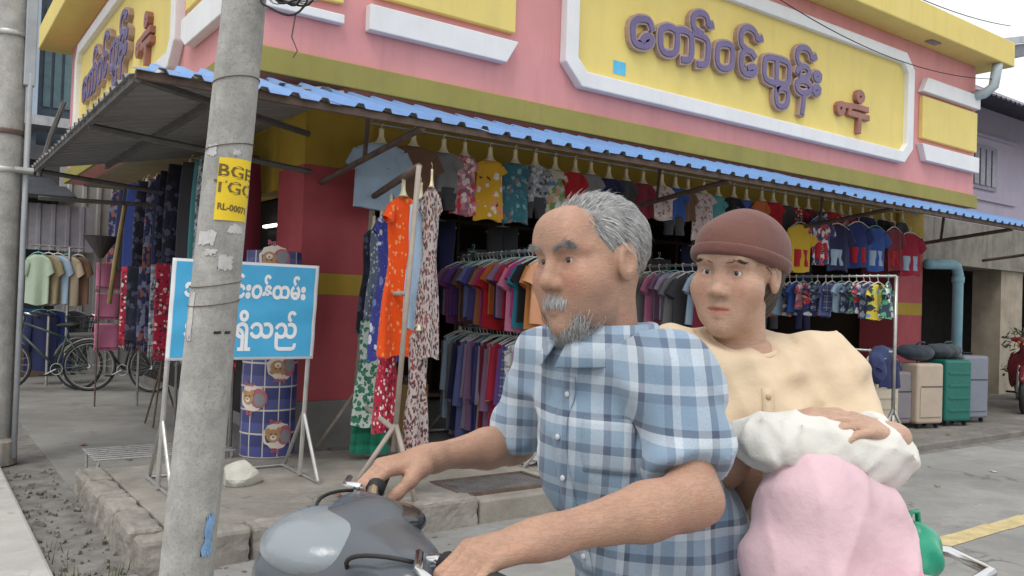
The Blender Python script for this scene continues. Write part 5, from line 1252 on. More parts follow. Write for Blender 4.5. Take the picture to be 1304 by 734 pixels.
# ================================================================== people
DX, DY = BL[0]-.875, BL[1]-.945          # riders move with the motorcycle
def V(x, y, z): return Vector((x+DX, y+DY, z))
def frame(c, yaw, pitch=0, roll=0, zoom=1.):
    f = Vector((math.cos(yaw)*math.cos(pitch), math.sin(yaw)*math.cos(pitch), math.sin(pitch)))
    l_ = Vector((-math.sin(yaw), math.cos(yaw), 0)); u = f.cross(l_)
    Q = Matrix.Rotation(roll, 3, f); l_, u = Q @ l_, Q @ u; c = Vector(c)
    W = lambda a, b, d: tuple(c+(f*a+l_*b+u*d)*zoom)
    return W, [list(f), list(l_), list(u)]
def SKIN(name, col, lips):
    m, n, l, b = nodes_of(name); setp(b, .5, 0, .4)
    v = coords(n, l)
    base = ramp(n, l, noise(n, l, v, 14, 5), [(.3, tuple(c*.86 for c in col)), (.7, tuple(min(1, c*1.08) for c in col))])
    base = mix(n, l, base, tuple(c*.55 for c in col), ramp(n, l, noise(n, l, v, 150, 2), [(.58, 0.), (.78, .3)]))
    base = mix(n, l, base, (col[0]*1.05, col[1]*.72, col[2]*.68), ramp(n, l, noise(n, l, v, 34, 4), [(.5, 0.), (.75, .35)]))
    base = mix(n, l, base, tuple(c*.62 for c in col), ramp(n, l, noise(n, l, coords(n, l, (14, 14, 70)), 3.0, 5, .6), [(.46, 0.), (.5, .35), (.54, 0.)]))
    ta = n.new('ShaderNodeAttribute'); ta.attribute_name = 'tint'; base = mix(n, l, base, ta.outputs['Color'], 1., 'MULTIPLY')
    l.new(base, b.inputs['Base Color']); b.inputs['Subsurface Weight'].default_value = .12
    b.inputs['Subsurface Radius'].default_value = (.012, .005, .003); b.inputs['Subsurface Scale'].default_value = .6
    vo = n.new('ShaderNodeTexVoronoi'); vo.inputs['Scale'].default_value = 420; l.new(v, vo.inputs['Vector'])
    cr = noise(n, l, coords(n, l, (14, 14, 70)), 3.0, 5, .6); crr = ramp(n, l, cr, [(.44, 1.), (.5, .55), (.56, 1.)])
    hsum = mix(n, l, mix(n, l, vo.outputs['Distance'], noise(n, l, v, 130, 5), .55), crr, .45)
    bump(n, l, b, hsum, .55, .0026)
    l.new(ramp(n, l, noise(n, l, v, 30, 4), [(.3, .38), (.7, .62)]), b.inputs['Roughness']); return m
def head_prims(W, m, fem=False, z=1.):
    e = lambda c, r, k=.02, op='add': ell(W(*c), tuple(v*z for v in r), k, op, m)
    c_ = lambda a, b, ra, rb=None, k=.012, op='add': cap(W(*a), W(*b), ra*z, (ra if rb is None else rb)*z, k, op)
    jw = .88 if fem else 1
    P = [e((-.018, 0, .034), (.100, .077, .088)), e((.028, 0, -.028), (.066, .062*jw+.004, .088), .03),
         e((.034, 0, -.084), (.050, .047*jw, .036), .03), e((.070, 0, -.106), (.019, .021, .017), .025)]
    for s in (-1, 1):
        P += [e((.058, .042*s, -.022), (.027, .024, .022), .03), e((.045, .043*s*jw, -.065), (.03, .018, .03), .03)]
    br = .0085 if fem else .0105
    for s in (-1, 1): P += [c_((.0835, .010*s, .029), (.0785, .034*s, .033), br, br, .02), c_((.0785, .034*s, .033), (.064, .052*s, .026), br, br*.8, .02)]
    P += [e((.070, 0, .060), (.032, .052, .034), .03)]
    for s in (-1, 1): P += [e((.098, .031*s, .008), (.0165, .019, .0125), .012, 'sub'), e((.075, .046*s, -.038), (.012, .014, .012), .02, 'sub') if False else e((.052, .046*s, -.030), (.022, .020, .020), .03)]
    ns = .88 if fem else 1
    P += [c_((.083, 0, .018), (.1045*ns+.012*(1-ns), 0, -.024), .0072*ns, .0115*ns, .016), e((.102, 0, -.030), (.0125*ns, .0130*ns, .0110*ns), .01)]
    for s in (-1, 1): P += [e((.092, .0140*s*ns, -.034), (.012, .0088*ns, .0082*ns), .008), e((.100, .0078*s, -.0415), (.005, .0032, .0028), .003, 'sub')]
    for s in (-1, 1):   # lids wrap the ball, then the almond opening is cut
        P += [e((.0715, .032*s, .007), (.0152, .0165, .0135), .005), e((.094, .0325*s, .0068), (.0165, .0145, .0058), .0016, 'sub')]
    P += [c_((.080, -.023, -.066), (.0895, 0, -.0608), .0042, .0066, .008), c_((.0895, 0, -.0608), (.080, .023, -.066), .0066, .0042, .008),
          c_((.080, -.019, -.0735), (.0868, 0, -.0765), .0052, .0080, .008), c_((.0868, 0, -.0765), (.080, .019, -.0735), .0080, .0052, .008),
          c_((.089, -.020, -.0685), (.0965, 0, -.0688), .0018, .0020, .003, 'sub'), c_((.0965, 0, -.0688), (.089, .020, -.0685), .0020, .0018, .003, 'sub')]
    for s in (-1, 1):
        P += [e((-.008, .079*s, .0), (.022, .010, .033), .008), e((-.004, .088*s, .004), (.011, .006, .018), .005, 'sub')]
    return P
def hand_prims(w0, d, n, thumb_side, curls, spread=.0, size=1., k=.006):
    """w0 wrist, d pointing direction, n back-of-hand normal, thumb_side +1/-1"""
    w0, d, n = Vector(w0), Vector(d).normalized(), Vector(n); n = (n-d*n.dot(d)).normalized(); s = d.cross(n)*thumb_side
    P = []; Ls = ((.044, .026, .020), (.048, .030, .021), (.045, .028, .021), (.036, .021, .018)); off = (.030, .010, -.010, -.029); bl = (.086, .090, .086, .078)
    for i in range(4):
        b = w0+d*bl[i]*size+s*off[i]*size
        P.append(cap(w0+d*.01+s*off[i]*.5*size, b, .0155*size, .0115*size, .014))
        a = 0; p = b
        for j in range(3):
            a += curls[j]*(1+.06*i)
            q_ = p+(d*math.cos(a)-n*math.sin(a)+s*spread*(1.5-i)*.1).normalized()*Ls[i][j]*size
            r0, r1 = (.0100-.0010*j)*size, (.0094-.0012*j)*size
            if i == 3: r0 *= .88; r1 *= .88
            P.append(cap(p, q_, r0, r1, k)); p = q_
    b = w0+d*.022*size+s*.028*size-n*.006
    t1 = b+(d*.72+s*.52-n*.30).normalized()*.042*size; t2 = t1+(d*.86+s*.08-n*.55).normalized()*.032*size; t3 = t2+(d*.85-s*.15-n*.6).normalized()*.024*size
    P += [cap(w0+d*.01, b, .016*size, .016*size, .014), cap(b, t1, .0155*size, .0125*size, .012), cap(t1, t2, .0118*size, .0105*size, .008), cap(t2, t3, .0105*size, .0085*size, .008)]
    return P
def strands(base, mat, parent, name, length, width, comb, lift, nrm_fn, seed=0, taper=.3, segs=3, grav=0.0):
    """short hairs growing from scalp points"""
    q = random.Random(seed); mb = MB()
    for p in base:
        nn = nrm_fn(p); c = comb(p); L = length*q.uniform(.6, 1.25)
        d = (c-nn*c.dot(nn)).normalized()+nn*lift*q.uniform(.4, 1.6)+Vector((q.gauss(0, .16), q.gauss(0, .16), q.gauss(0, .16))); d.normalize()
        side = d.cross(nn).normalized()*width*.5; pp = Vector(p)-nn*.002; k = len(mb.v)
        for i in range(segs+1):
            t = i/segs; w_ = 1-(1-taper)*t
            mb.v += [tuple(pp-side*w_), tuple(pp+side*w_)]
            d = (d-nn*.25+Vector((0, 0, -grav))).normalized(); pp = pp+d*L/segs
        for i in range(segs): mb.f.append((k+2*i, k+2*i+1, k+2*i+3, k+2*i+2))
    return mb.build(name, mat, parent, smooth=True)
def snap(pts_, W, m, verts, side_f=True):
    c = np.array(W(0, 0, 0)); A = np.array(m); V = (np.array(verts)-c) @ A.T; out = []
    for p in pts_:
        q_ = A @ (np.array(p)-c); k = (np.abs(V[:, 1]-q_[1]) < .004) & (np.abs(V[:, 2]-q_[2]) < .004) & (V[:, 0] > 0)
        f = V[k, 0].max() if k.any() else q_[0]
        out.append(Vector(c+A.T @ np.array((f, q_[1], q_[2]))))
    return out
def face_tint(o, W, m, zoom=1., stubble=0.):
    me = o.data; n = len(me.vertices); co_ = np.empty(n*3); me.vertices.foreach_get('co', co_); co_ = co_.reshape(-1, 3)+np.array(WO[o])
    L_ = ((co_-np.array(W(0, 0, 0))) @ np.array(m).T)/zoom; f, l_, u = L_.T
    lip = np.exp(-((u+.0685)/.0085)**4)*np.exp(-(l_/.024)**4)*(f > .07)
    ck = np.exp(-((u+.028)/.022)**2)*np.exp(-((np.abs(l_)-.042)/.02)**2)*(f > .03)
    ey = np.exp(-((u+.004)/.010)**2)*np.exp(-((np.abs(l_)-.032)/.018)**2)*(f > .05)
    sb = np.exp(-((u+.085)/.030)**4)*(f > .0)*stubble*(np.abs(l_) < .08)
    col = np.ones((n, 4)); 
    for k, (a, b_, c, d) in enumerate(((.88, 1.03, .80, .72), (.52, .86, .74, .76), (.52, .84, .74, .82))): col[:, k] = (1-lip*(1-a))*(1-ck*(1-b_))*(1-ey*(1-c))*(1-sb*(1-d))
    at_ = me.color_attributes.new('tint', 'FLOAT_COLOR', 'POINT'); at_.data.foreach_set('color', col.ravel().astype(np.float32))
def eyes(W, m, parent, iris=(.03, .018, .012)):
    for s in (-1, 1):
        c = W(.0712, .032*s, .007)
        eb = sdf_mb([ell(c, (.0125,)*3, .001)], .0022).build('eye', M('eye_white', (.62, .58, .54), .2, .05, spec=.6), parent, smooth=True)
        sdf_mb([ell(W(.0802, .0315*s, .0072), (.0046, .0064, .0064), .001, 'add', m)], .0014).build('iris', M('iris_dark', iris, .1, .1, spec=.8), eb, smooth=True)
def lips_patch(W, m, parent, mat):
    pass
skin_m = SKIN('skin_man', (.46, .27, .185), None); skin_w = SKIN('skin_woman', (.52, .33, .235), None)

# ---------------------------------------------------------------- the rider
LG = BW(BS((.338, .265, 1.075))); RG = BW(BS((.338, -.265, 1.075)))
LS, RS = V(.905, .822, 1.290), V(.94, 1.168, 1.290)
LE, RE = V(.85, .715, 1.125), V(.945, 1.285, 1.11)
hdir = (BW((1, 0, 0))-BW((0, 0, 0))).normalized()
def grip_wrist(G): return G-hdir*.092+Vector((0, 0, .034))
LW, RW = grip_wrist(LG), grip_wrist(RG)
man = thing('person', 'grey-haired rider in a blue plaid shirt steering the motorcycle', 'person', V(1.06, .96, .75))
PEL, CH, NB_ = V(1.07, .955, .83), V(.965, .985, 1.16), V(.92, .99, 1.335)
HW, Hm = frame(V(.878, .99, 1.472), R(183), R(-4), R(2))
bodym = MB()
sdf_mb(head_prims(HW, Hm)+[cap(HW(-.025, 0, -.05), NB_-Vector((0, 0, .04)), .056, .062, .03), cap(HW(.04, 0, -.10), HW(.03, 0, -.16), .014, .01, .03)], .0021, it=1, into=bodym)
NHV = len(bodym.v)
for S_, E_, W_, side in ((LS, LE, LW, 1), (RS, RE, RW, -1)):
    md = E_.lerp(W_, .35)
    ax_ = (W_-E_).normalized(); dn = Vector((0, 0, -1)); dn = (dn-ax_*dn.dot(ax_)).normalized()
    pr_ = [cap(S_.lerp(E_, .45), E_, .041, .034, .03), cap(E_, md, .034, .034, .03), cap(md, W_, .033, .022, .03), cap(W_-(W_-E_)*.06, W_+hdir*.02, .025, .022, .02),
           ell(tuple(E_-ax_*.028+dn*.010), (.018, .018, .018), .025), cap(E_+ax_*.03-dn*.014, E_.lerp(W_, .55)-dn*.012, .024, .014, .025), cap(E_.lerp(W_, .1)+dn*.012, E_.lerp(W_, .6)+dn*.008, .024, .012, .025)]
    for vv in range(3):      # veins and tendons
        o_ = ax_.cross(dn)*(.010*(vv-1))-dn*.0005
        pr_ += [cap(E_.lerp(W_, .45)-dn*(.0335-.003*abs(vv-1))+o_, E_.lerp(W_, .98)-dn*(.0235-.002*abs(vv-1))+o_*.6, .0032, .0026, .004)]
    pr_ += hand_prims(W_, hdir+Vector((0, 0, -.10)), (0, 0, 1), side*(1 if side else 1), (.55, 1.35, .95), k=.003)
    sdf_mb(pr_, .0034, it=2, into=bodym)
torso = [cap(PEL, PEL.lerp(CH, .55), .12, .12, .06), cap(PEL.lerp(CH, .55), CH, .12, .128, .06), ell(CH, (.108, .15, .13), .06), cap(LS, RS, .054, .054, .06), cap(CH, NB_-Vector((0, 0, .05)), .11, .07, .06)]
HL, HR = BW((-.17, .10, .81)), BW((-.17, -.10, .81)); KL, KR = BW((.17, .20, .70)), BW((.17, -.20, .70)); AL, AR = BW((.05, .20, .36)), BW((.05, -.20, .36)); TL, TR = BW((.20, .20, .302)), BW((.20, -.20, .302))
legs = []
for h_, k_, a_ in ((HL, KL, AL), (HR, KR, AR)): legs += [cap(h_, k_, .085, .062, .05), cap(k_, k_.lerp(a_, .4), .058, .056, .03), cap(k_.lerp(a_, .4), a_, .056, .036, .03)]
feet = []
for a_, t_ in ((AL, TL), (AR, TR)): feet += [cap(a_, a_-Vector((0, 0, .03)), .036, .036, .02), cap(a_-Vector((0, 0, .04)), t_, .034, .024, .02)]
sdf_mb(torso+legs+feet, .012, it=2, into=bodym)
mbody = bodym.build('body', skin_m, man, smooth=True); face_tint(mbody, HW, Hm, 1., .5); hv = bodym.v[:NHV]
eyes(HW, Hm, man)
# plaid shirt
m_plaid, n_, l_, b_ = nodes_of('blue_plaid'); setp(b_, .85, 0, .2)
v_ = coords(n_, l_); sp_ = n_.new('ShaderNodeSeparateXYZ'); l_.new(v_, sp_.inputs[0])
def bars(sock, s, stops, off=0.):
    mu = n_.new('ShaderNodeMath'); mu.operation = 'MULTIPLY_ADD'; l_.new(sock, mu.inputs[0]); mu.inputs[1].default_value = s; mu.inputs[2].default_value = off
    fr = n_.new('ShaderNodeMath'); fr.operation = 'FRACT'; l_.new(mu.outputs[0], fr.inputs[0]); return ramp(n_, l_, fr.outputs[0], stops, 'CONSTANT')
ad = n_.new('ShaderNodeMath'); ad.operation = 'MULTIPLY_ADD'; l_.new(sp_.outputs[1], ad.inputs[0]); ad.inputs[1].default_value = -.75; l_.new(sp_.outputs[0], ad.inputs[2])
stp = [(0, (.19, .27, .36)), (.16, (.46, .52, .58)), (.30, (.10, .13, .19)), (.38, (.27, .36, .46)), (.52, (.56, .61, .66)), (.60, (.05, .06, .10)), (.66, (.20, .28, .37)), (.84, (.11, .15, .22)), (.92, (.42, .48, .54))]
pl_ = mix(n_, l_, bars(sp_.outputs[2], 5.6, stp), bars(ad.outputs[0], 5.6, stp, .3), .5)
pl_ = mix(n_, l_, pl_, (.08, .1, .14), ramp(n_, l_, noise(n_, l_, v_, 300, 2), [(.5, 0.), (.8, .25)]))
l_.new(pl_, b_.inputs['Base Color']); b_.inputs['Sheen Weight'].default_value = .2
bump(n_, l_, b_, noise(n_, l_, v_, 260, 3), .25, .002)
def infl(p, d):
    k, g, b__, op = p
    return ('cap', (g[0], g[1], g[2]+d, g[3]+d), b__, op) if k == 'cap' else ('ell', (g[0], tuple(x+d for x in g[1]), g[2]), b__, op)
sl_end = {1: LS.lerp(LE, .70), -1: RS.lerp(RE, .80)}
def crease(t): return (1-np.abs(np.sin(t)))**2.2
def wrinkles(X_, Y_, Z_, amp, f0, seed, n=5):
    q = np.random.RandomState(seed); out = 0
    X_, Y_, Z_ = X_-DX, Y_-DY, Z_-1.1
    for i in range(n):
        d = q.normal(size=(3, 3)); d /= np.linalg.norm(d, axis=1)[:, None]; ph = q.uniform(0, 6, 3); f = f0*1.38**i
        t = [X_*v[0]+Y_*v[1]+Z_*v[2] for v in d]
        out = out-amp/1.22**i*crease(f*t[0]+1.1*np.sin(f*.55*t[1]+ph[0])+ph[1])*np.clip(.35+.9*np.sin(f*.42*t[2]+ph[2]), 0, 1)
    return out
wr = lambda X_, Y_, Z_: wrinkles(X_, Y_, Z_, .0042, 17, 4)+-.0075*crease(15*Z_+11*(X_-DX)-6*(Y_-DY)+.8*np.sin(9*(Y_-DY)))*np.clip(.5+np.sin(5*(X_-DX)+7*Z_), 0, 1)-.006*crease(21*(X_-DX)+9*(Y_-DY)-13*Z_+np.sin(8*Z_))*np.clip(.4+np.sin(9*(Y_-DY)-4*Z_), 0, 1)+.0042*np.sin(34*Z_+16*X_-11*Y_)*np.sin(9*X_+13*Z_+2)+.0026*np.sin(70*Z_-30*Y_+22*X_)*np.sin(14*Y_+11*Z_)+.0035*np.sin(52*(X_+.6*Z_)+20*Y_)
shp = [infl(p, .014) for p in torso]+[cap(LS, sl_end[1], .058, .064, .04), cap(RS, sl_end[-1], .058, .064, .04), cap(PEL-Vector((0, 0, .02)), PEL+Vector((0, 0, .14)), .155, .142, .05), cap(NB_-Vector((0, 0, .05)), NB_+Vector((0, 0, .01)), .088, .076, .03)]
shp += [cut(sl_end[1]+(LE-LS).normalized()*.02, LE-LS, .11), cut(sl_end[-1]+(RE-RS).normalized()*.02, RE-RS, .11), cut(NB_+Vector((-.004, 0, .012)), (-.35, 0, 1), .12)]
shirt = sdf_mb(shp, .0065, wr, it=1).build('shirt', m_plaid, man, smooth=True)
# collar leaves, placket and pocket
nc = NB_+Vector((-.004, 0, .004))
col = MB()
for s in (-1, 1):
    rows = []
    for i, t in enumerate(np.linspace(.10, 1.0, 9)):
        a = math.pi*(1-t*.0)+s*math.pi*t*.98 if False else math.pi+s*math.pi*(1-t)      # from the front opening round to the nape
        a = math.pi+s*(.16+2.95*(1-t))
        rad_in, rad_out = .072, .100+.02*t
        dz = -.022-.020*t
        rows.append([(nc.x+rad_in*math.cos(a), nc.y+rad_in*math.sin(a), nc.z+.022+.012*(1-t)), (nc.x+(rad_in+.012)*math.cos(a), nc.y+(rad_in+.012)*math.sin(a), nc.z+.026+.012*(1-t)), (nc.x+rad_out*math.cos(a)-.01*t, nc.y+rad_out*math.sin(a), nc.z+dz)])
    k = len(col.v)
    for r_ in rows: col.v += r_
    for i in range(len(rows)-1):
        for j in range(2): col.f.append((k+i*3+j, k+i*3+j+1, k+(i+1)*3+j+1, k+(i+1)*3+j))
cl_ = col.build('collar', m_plaid, shirt, smooth=True); so_ = cl_.modifiers.new('solid', 'SOLIDIFY'); so_.thickness = .004
FS, FM = frame(V(.965, .985, 1.16), R(184))
sv_ = np.array([tuple(Vector(v.co)+WO[shirt]) for v in shirt.data.vertices])
def on_shirt(l_, u, lift):
    c = np.array(FS(0, 0, 0)); A = np.array(FM); Q = (sv_-c) @ A.T; k = (np.abs(Q[:, 1]-l_) < .009) & (np.abs(Q[:, 2]-u) < .009) & (Q[:, 0] > 0)
    f = (np.median(Q[k, 0]) if k.any() else .13)+lift
    return FS(f, l_, u)
def patch(l0, l1, u0, u1, nl, nu_, lift, name, mat):
    mb = MB()
    for i in range(nu_+1):
        for j in range(nl+1): mb.v.append(on_shirt(l0+(l1-l0)*j/nl, u0+(u1-u0)*i/nu_, lift))
    for i in range(nu_):
        for j in range(nl): mb.f.append((i*(nl+1)+j, i*(nl+1)+j+1, (i+1)*(nl+1)+j+1, (i+1)*(nl+1)+j))
    o = mb.build(name, mat, shirt, smooth=True); so_ = o.modifiers.new('solid', 'SOLIDIFY'); so_.thickness = .003; return o
patch(-.015, .015, -.22, .12, 2, 26, .0035, 'placket', m_plaid)
patch(.045, .125, -.03, .06, 6, 7, .003, 'pocket', m_plaid)
for i in range(5):
    c = Vector(on_shirt(0, .09-.07*i, .006)); sdf_mb([ell(tuple(c), (.0028, .0055, .0055), .001, 'add', FM)], .0012).build('button', M('shirt_button', (.55, .56, .58), .3), shirt, smooth=True)
# trousers
m_tr = FAB('dark_check_trousers', [(.05, .07, .13), (.11, .14, .22), (.04, .05, .1), (.15, .18, .26)], 'check', 9)
sdf_mb([infl(p, .012) for p in legs]+[cap(PEL-Vector((0, 0, .03)), PEL+Vector((0, 0, .05)), .14, .14, .05)]+[cut(AL+Vector((0, 0, .03)), (0, 0, -1), .08), cut(AR+Vector((0, 0, .03)), (0, 0, -1), .08)], .010, lambda X_, Y_, Z_: .004*np.sin(45*X_+30*Z_), it=1).build('trousers', m_tr, man, smooth=True)
for a_, t_ in ((AL, TL), (AR, TR)): sdf_mb([cap(a_-Vector((-.01, 0, .062)), t_-Vector((0, 0, .012)), .030, .028, .02), cut((a_.x, a_.y, .285), (0, 0, -1), .12)], .006).build('sandal', m_black, man, smooth=True)
# hair: grey cap of short strands, brows, beard
def hair_pts(W, m, n, keep, rad=((-.018, 0, .034), (.103, .080, .091)), seed=1):
    q = random.Random(seed); out = []
    c, r = rad
    while len(out) < n:
        d = Vector((q.gauss(0, 1), q.gauss(0, 1), q.gauss(0, 1))).normalized(); p = (c[0]+d.x*r[0], c[1]+d.y*r[1], c[2]+d.z*r[2])
        if keep(p, q): out.append(Vector(W(*p)))
    return out
F3, L3, U3 = (Vector(x) for x in Hm); HC = Vector(HW(-.018, 0, .034))
def keepm(p, q):
    f, l_, u = p
    line = .075+.012*math.cos(l_*40) if f > .0 else 0
    if f > .045: return u > .080-(.1-f)*.2 and q.random() < .8       # receding forehead line
    if f > .015: return u > .045
    if f > -.015: return u > .012 or (abs(l_) > .06 and u > -.01)
    return u > -.055
hb = []
q = random.Random(2)
hcap = sdf_mb([ell(HW(-.022, 0, .038), (.103, .081, .089), .01, 'add', Hm), ('plane', (HW(.062, 0, .07), tuple(F3*1.0-U3*.45), .3), .01, 'cut'), ('plane', (HW(-.03, 0, -.035), tuple(-U3+F3*.75), .3), .012, 'cut')], .004, lambda X_, Y_, Z_: .0022*np.sin(260*X_+130*Z_)*np.sin(210*Y_), it=1)
m_hair = M('grey_hair', (.26, .255, .25), .45, .55, 60, 200, .5); m_hair2 = M('silver_hair', (.46, .455, .44), .4, .3, 60)
hc_ = hcap.build('hair', m_hair, man, smooth=True)
nrmf = lambda p: (p-HC).normalized()
combf = lambda p: (-F3*1.0+U3*(.25 if (p-HC).dot(U3) > .05 else -.9)+Vector((0, 0, -.1)))
pts = hair_pts(HW, Hm, 5200, keepm, seed=3)
strands(pts[:3000], m_hair, hc_, 'hair_strands', .030, .0016, combf, .35, nrmf, 1)['kind'] = 'stuff'
strands(pts[3000:], m_hair2, hc_, 'silver_strands', .032, .0015, combf, .40, nrmf, 2)['kind'] = 'stuff'
def tuft(W, pts_, n, jit, seed):
    q = random.Random(seed); out = []
    for i in range(n):
        t = q.random()*(len(pts_)-1); k = int(t); a, b = Vector(pts_[k]), Vector(pts_[min(k+1, len(pts_)-1)]); p = a.lerp(b, t-k)+Vector([q.gauss(0, j) for j in jit]); out.append(Vector(W(*p)))
    return out
for s in (-1, 1):
    strands(snap(tuft(HW, [(.09, .012*s, .027), (.09, .032*s, .033), (.08, .050*s, .027)], 420, (.0, .002, .0024), 5+s), HW, Hm, hv), m_hair, man, 'eyebrow', .010, .0011, lambda p, s=s: L3*s+U3*.3, .25, lambda p: F3, 7)['kind'] = 'stuff'
bp_ = tuft(HW, [(.030, -.052, -.085), (.062, -.036, -.112), (.083, 0, -.118), (.062, .036, -.112), (.030, .052, -.085)], 3800, (.006, .007, .009), 8)
bp_ = bp_[:3000]+snap(bp_[3000:], HW, Hm, hv)+snap(tuft(HW, [(.09, -.024, -.057), (.09, 0, -.050), (.09, .024, -.057)], 520, (.0, .003, .0022), 9), HW, Hm, hv)
strands(bp_, m_hair2, man, 'beard', .019, .0010, lambda p: -U3+F3*.35, .35, lambda p: (p-Vector(HW(.03, 0, -.07))).normalized(), 10)['kind'] = 'stuff'

DX += .02; DY -= .012
# ---------------------------------------------------------------- the passenger, side-saddle
wm = thing('person', 'passenger in cream blouse and pink skirt sitting side-saddle behind the rider', 'person', V(1.40, .9, .78))
WP = BW((-.47, .0, .875)); Wn = V(1.228, .975, 1.345)
WW, Wm = frame(V(1.205, .968, 1.468), R(198), R(-3), R(-3), .93)
WLS, WRS = V(1.375, .90, 1.285), V(1.115, 1.06, 1.285)       # her left shoulder is the one away from the rider
WLE, WRE = V(1.375, .775, 1.10), V(1.10, .95, 1.08)
BAG = V(1.13, .735, 1.185)
WLW, WRW = V(1.225, .645, 1.20), V(1.09, .80, 1.20)
wb = MB()
sdf_mb(head_prims(WW, Wm, True, .93)+[cap(WW(-.028, 0, -.05), Wn-Vector((0, 0, .05)), .046, .052, .03)], .0021, it=1, into=wb)
NWV = len(wb.v)
for S_, E_, W_, side, tgt in ((WLS, WLE, WLW, -1, V(1.12, .68, 1.235)), (WRS, WRE, WRW, 1, V(1.13, .72, 1.235))):
    md = E_.lerp(W_, .35)
    pr_ = [cap(S_.lerp(E_, .4), E_, .042, .038, .03), cap(E_, md, .039, .036, .03), cap(md, W_, .036, .022, .03)]
    pr_ += hand_prims(W_, tgt-W_, (0, -.35, 1), -side, (.30, .45, .35), size=.88, k=.0028, spread=.9)
    sdf_mb(pr_, .0036, it=2, into=wb)
WC = V(1.25, .97, 1.13)
wt = [cap(WP, WP.lerp(WC, .5), .125, .115, .06), cap(WP.lerp(WC, .5), WC, .112, .115, .06), ell(WC+Vector((0, 0, .04)), (.125, .115, .12), .06), cap(WLS, WRS, .052, .052, .06), cap(WC, Wn-Vector((0, 0, .05)), .10, .06, .05)]
fdir = Vector((-.42, -.90, 0)).normalized()      # the way her lap points
ws = Vector((fdir.y, -fdir.x, 0))
K1, K2 = WP+fdir*.40+ws*.06+Vector((0, 0, -.03)), WP+fdir*.40-ws*.10+Vector((0, 0, -.02))
A1, A2 = K1+fdir*.02+Vector((0, 0, -.40)), K2+fdir*.0+Vector((0, 0, -.40))
wl = [cap(WP+ws*.08, K1, .085, .062, .05), cap(WP-ws*.08, K2, .085, .062, .05), cap(K1, A1, .056, .036, .03), cap(K2, A2, .056, .036, .03)]
wf = [cap(A1, A1-Vector((0, 0, .04)), .034, .034, .02), cap(A1-Vector((0, 0, .045)), A1+fdir*.13-Vector((0, 0, .06)), .032, .022, .02), cap(A2, A2-Vector((0, 0, .04)), .034, .034, .02), cap(A2-Vector((0, 0, .045)), A2+fdir*.13-Vector((0, 0, .06)), .032, .022, .02)]
sdf_mb(wt+wl+wf, .012, it=2, into=wb)
face_tint(wb.build('body', skin_w, wm, smooth=True), WW, Wm, .93); hvw = wb.v[:NWV]; eyes(WW, Wm, wm)
m_cr = FAB('cream_blouse', [(.74, .58, .40)], 'plain', rough=.8)
e1, e2 = WLS.lerp(WLE, .78), WRS.lerp(WRE, .78)
bl = [infl(p, .016) for p in wt]+[cap(WLS, e1, .062, .074, .05), cap(WRS, e2, .062, .070, .05), cap(WP+Vector((0, 0, .02)), WP+Vector((0, 0, .10)), .158, .145, .05), cap(Wn-Vector((0, 0, .06)), Wn-Vector((0, 0, .01)), .075, .055, .03)]
bl += [cut(e1+(WLE-WLS).normalized()*.015, WLE-WLS, .12), cut(e2+(WRE-WRS).normalized()*.015, WRE-WRS, .12), cut(Wn+Vector((0, -.01, .0)), (-.2, -.4, 1), .10)]
sdf_mb(bl, .0065, lambda X_, Y_, Z_: wrinkles(X_, Y_, Z_, .0060, 16, 9)-.008*crease(13*Z_+17*X_-9*Y_)*np.clip(.4+np.sin(6*X_+9*Z_), 0, 1)-.007*crease(24*(X_+.4*Y_)+8*Z_)*np.clip(.3+np.sin(11*Z_-5*Y_), 0, 1)+.003*np.sin(34*Z_+24*X_+18*Y_)*np.sin(12*X_-15*Z_)+.004*np.sin(64*(X_-Y_)+35*Z_)*np.sin(18*Z_)+.0025*np.sin(90*Z_-50*X_), it=1).build('blouse', m_cr, wm, smooth=True)
nt_ = Vector((-.2, -.4, 1)).normalized(); na_ = nt_.orthogonal().normalized(); nb_ = nt_.cross(na_)
MB().tube([Wn+Vector((0, -.01, -.006))+(na_*math.cos(a)+nb_*math.sin(a))*.064 for a in np.linspace(0, 6.2832, 41)[:-1]], .007, 8, closed=True).build('neck_trim', m_cr, wm, smooth=True)
for e_, S_, E_ in ((e1, WLS, WLE), (e2, WRS, WRE)):
    d_ = (E_-S_).normalized(); a_ = d_.orthogonal().normalized(); b3 = d_.cross(a_)
    MB().tube([e_+d_*.010+(a_*math.cos(t)+b3*math.sin(t))*.071 for t in np.linspace(0, 6.2832, 33)[:-1]], .0065, 8, closed=True).build('sleeve_hem', m_cr, wm, smooth=True)
blo = [o for o in wm.children if o.name.startswith('blouse')][0]
BFS, BFM = frame(tuple(WC), math.atan2(-.82, -.58)); bv_ = np.array([tuple(Vector(v.co)+WO[blo]) for v in blo.data.vertices])
def on_blouse(l_, u, lift):
    c = np.array(BFS(0, 0, 0)); A = np.array(BFM); Q = (bv_-c) @ A.T; k = (np.abs(Q[:, 1]-l_) < .009) & (np.abs(Q[:, 2]-u) < .009) & (Q[:, 0] > 0)
    return BFS((np.median(Q[k, 0]) if k.any() else .12)+lift, l_, u)
pk_ = MB(); rows_ = np.linspace(.13, -.12, 24)
for u in rows_: pk_.v += [on_blouse(-.011, u, .003), on_blouse(.011, u, .003)]
pk_.f = [(2*i, 2*i+1, 2*i+3, 2*i+2) for i in range(len(rows_)-1)]
pko = pk_.build('placket', m_cr, blo, smooth=True); sd3 = pko.modifiers.new('solid', 'SOLIDIFY'); sd3.thickness = .003
for u in (.115, .06, .005, -.05): sdf_mb([ell(on_blouse(0, u, .005), (.0028, .0055, .0055), .001, 'add', BFM)], .0012).build('button', M('blouse_button', (.5, .38, .24), .3), blo, smooth=True)
m_pk = FAB('pink_skirt', [(.66, .33, .40)], 'plain', rough=.7)
mid1, mid2 = (K1+K2)/2, (A1+A2)/2
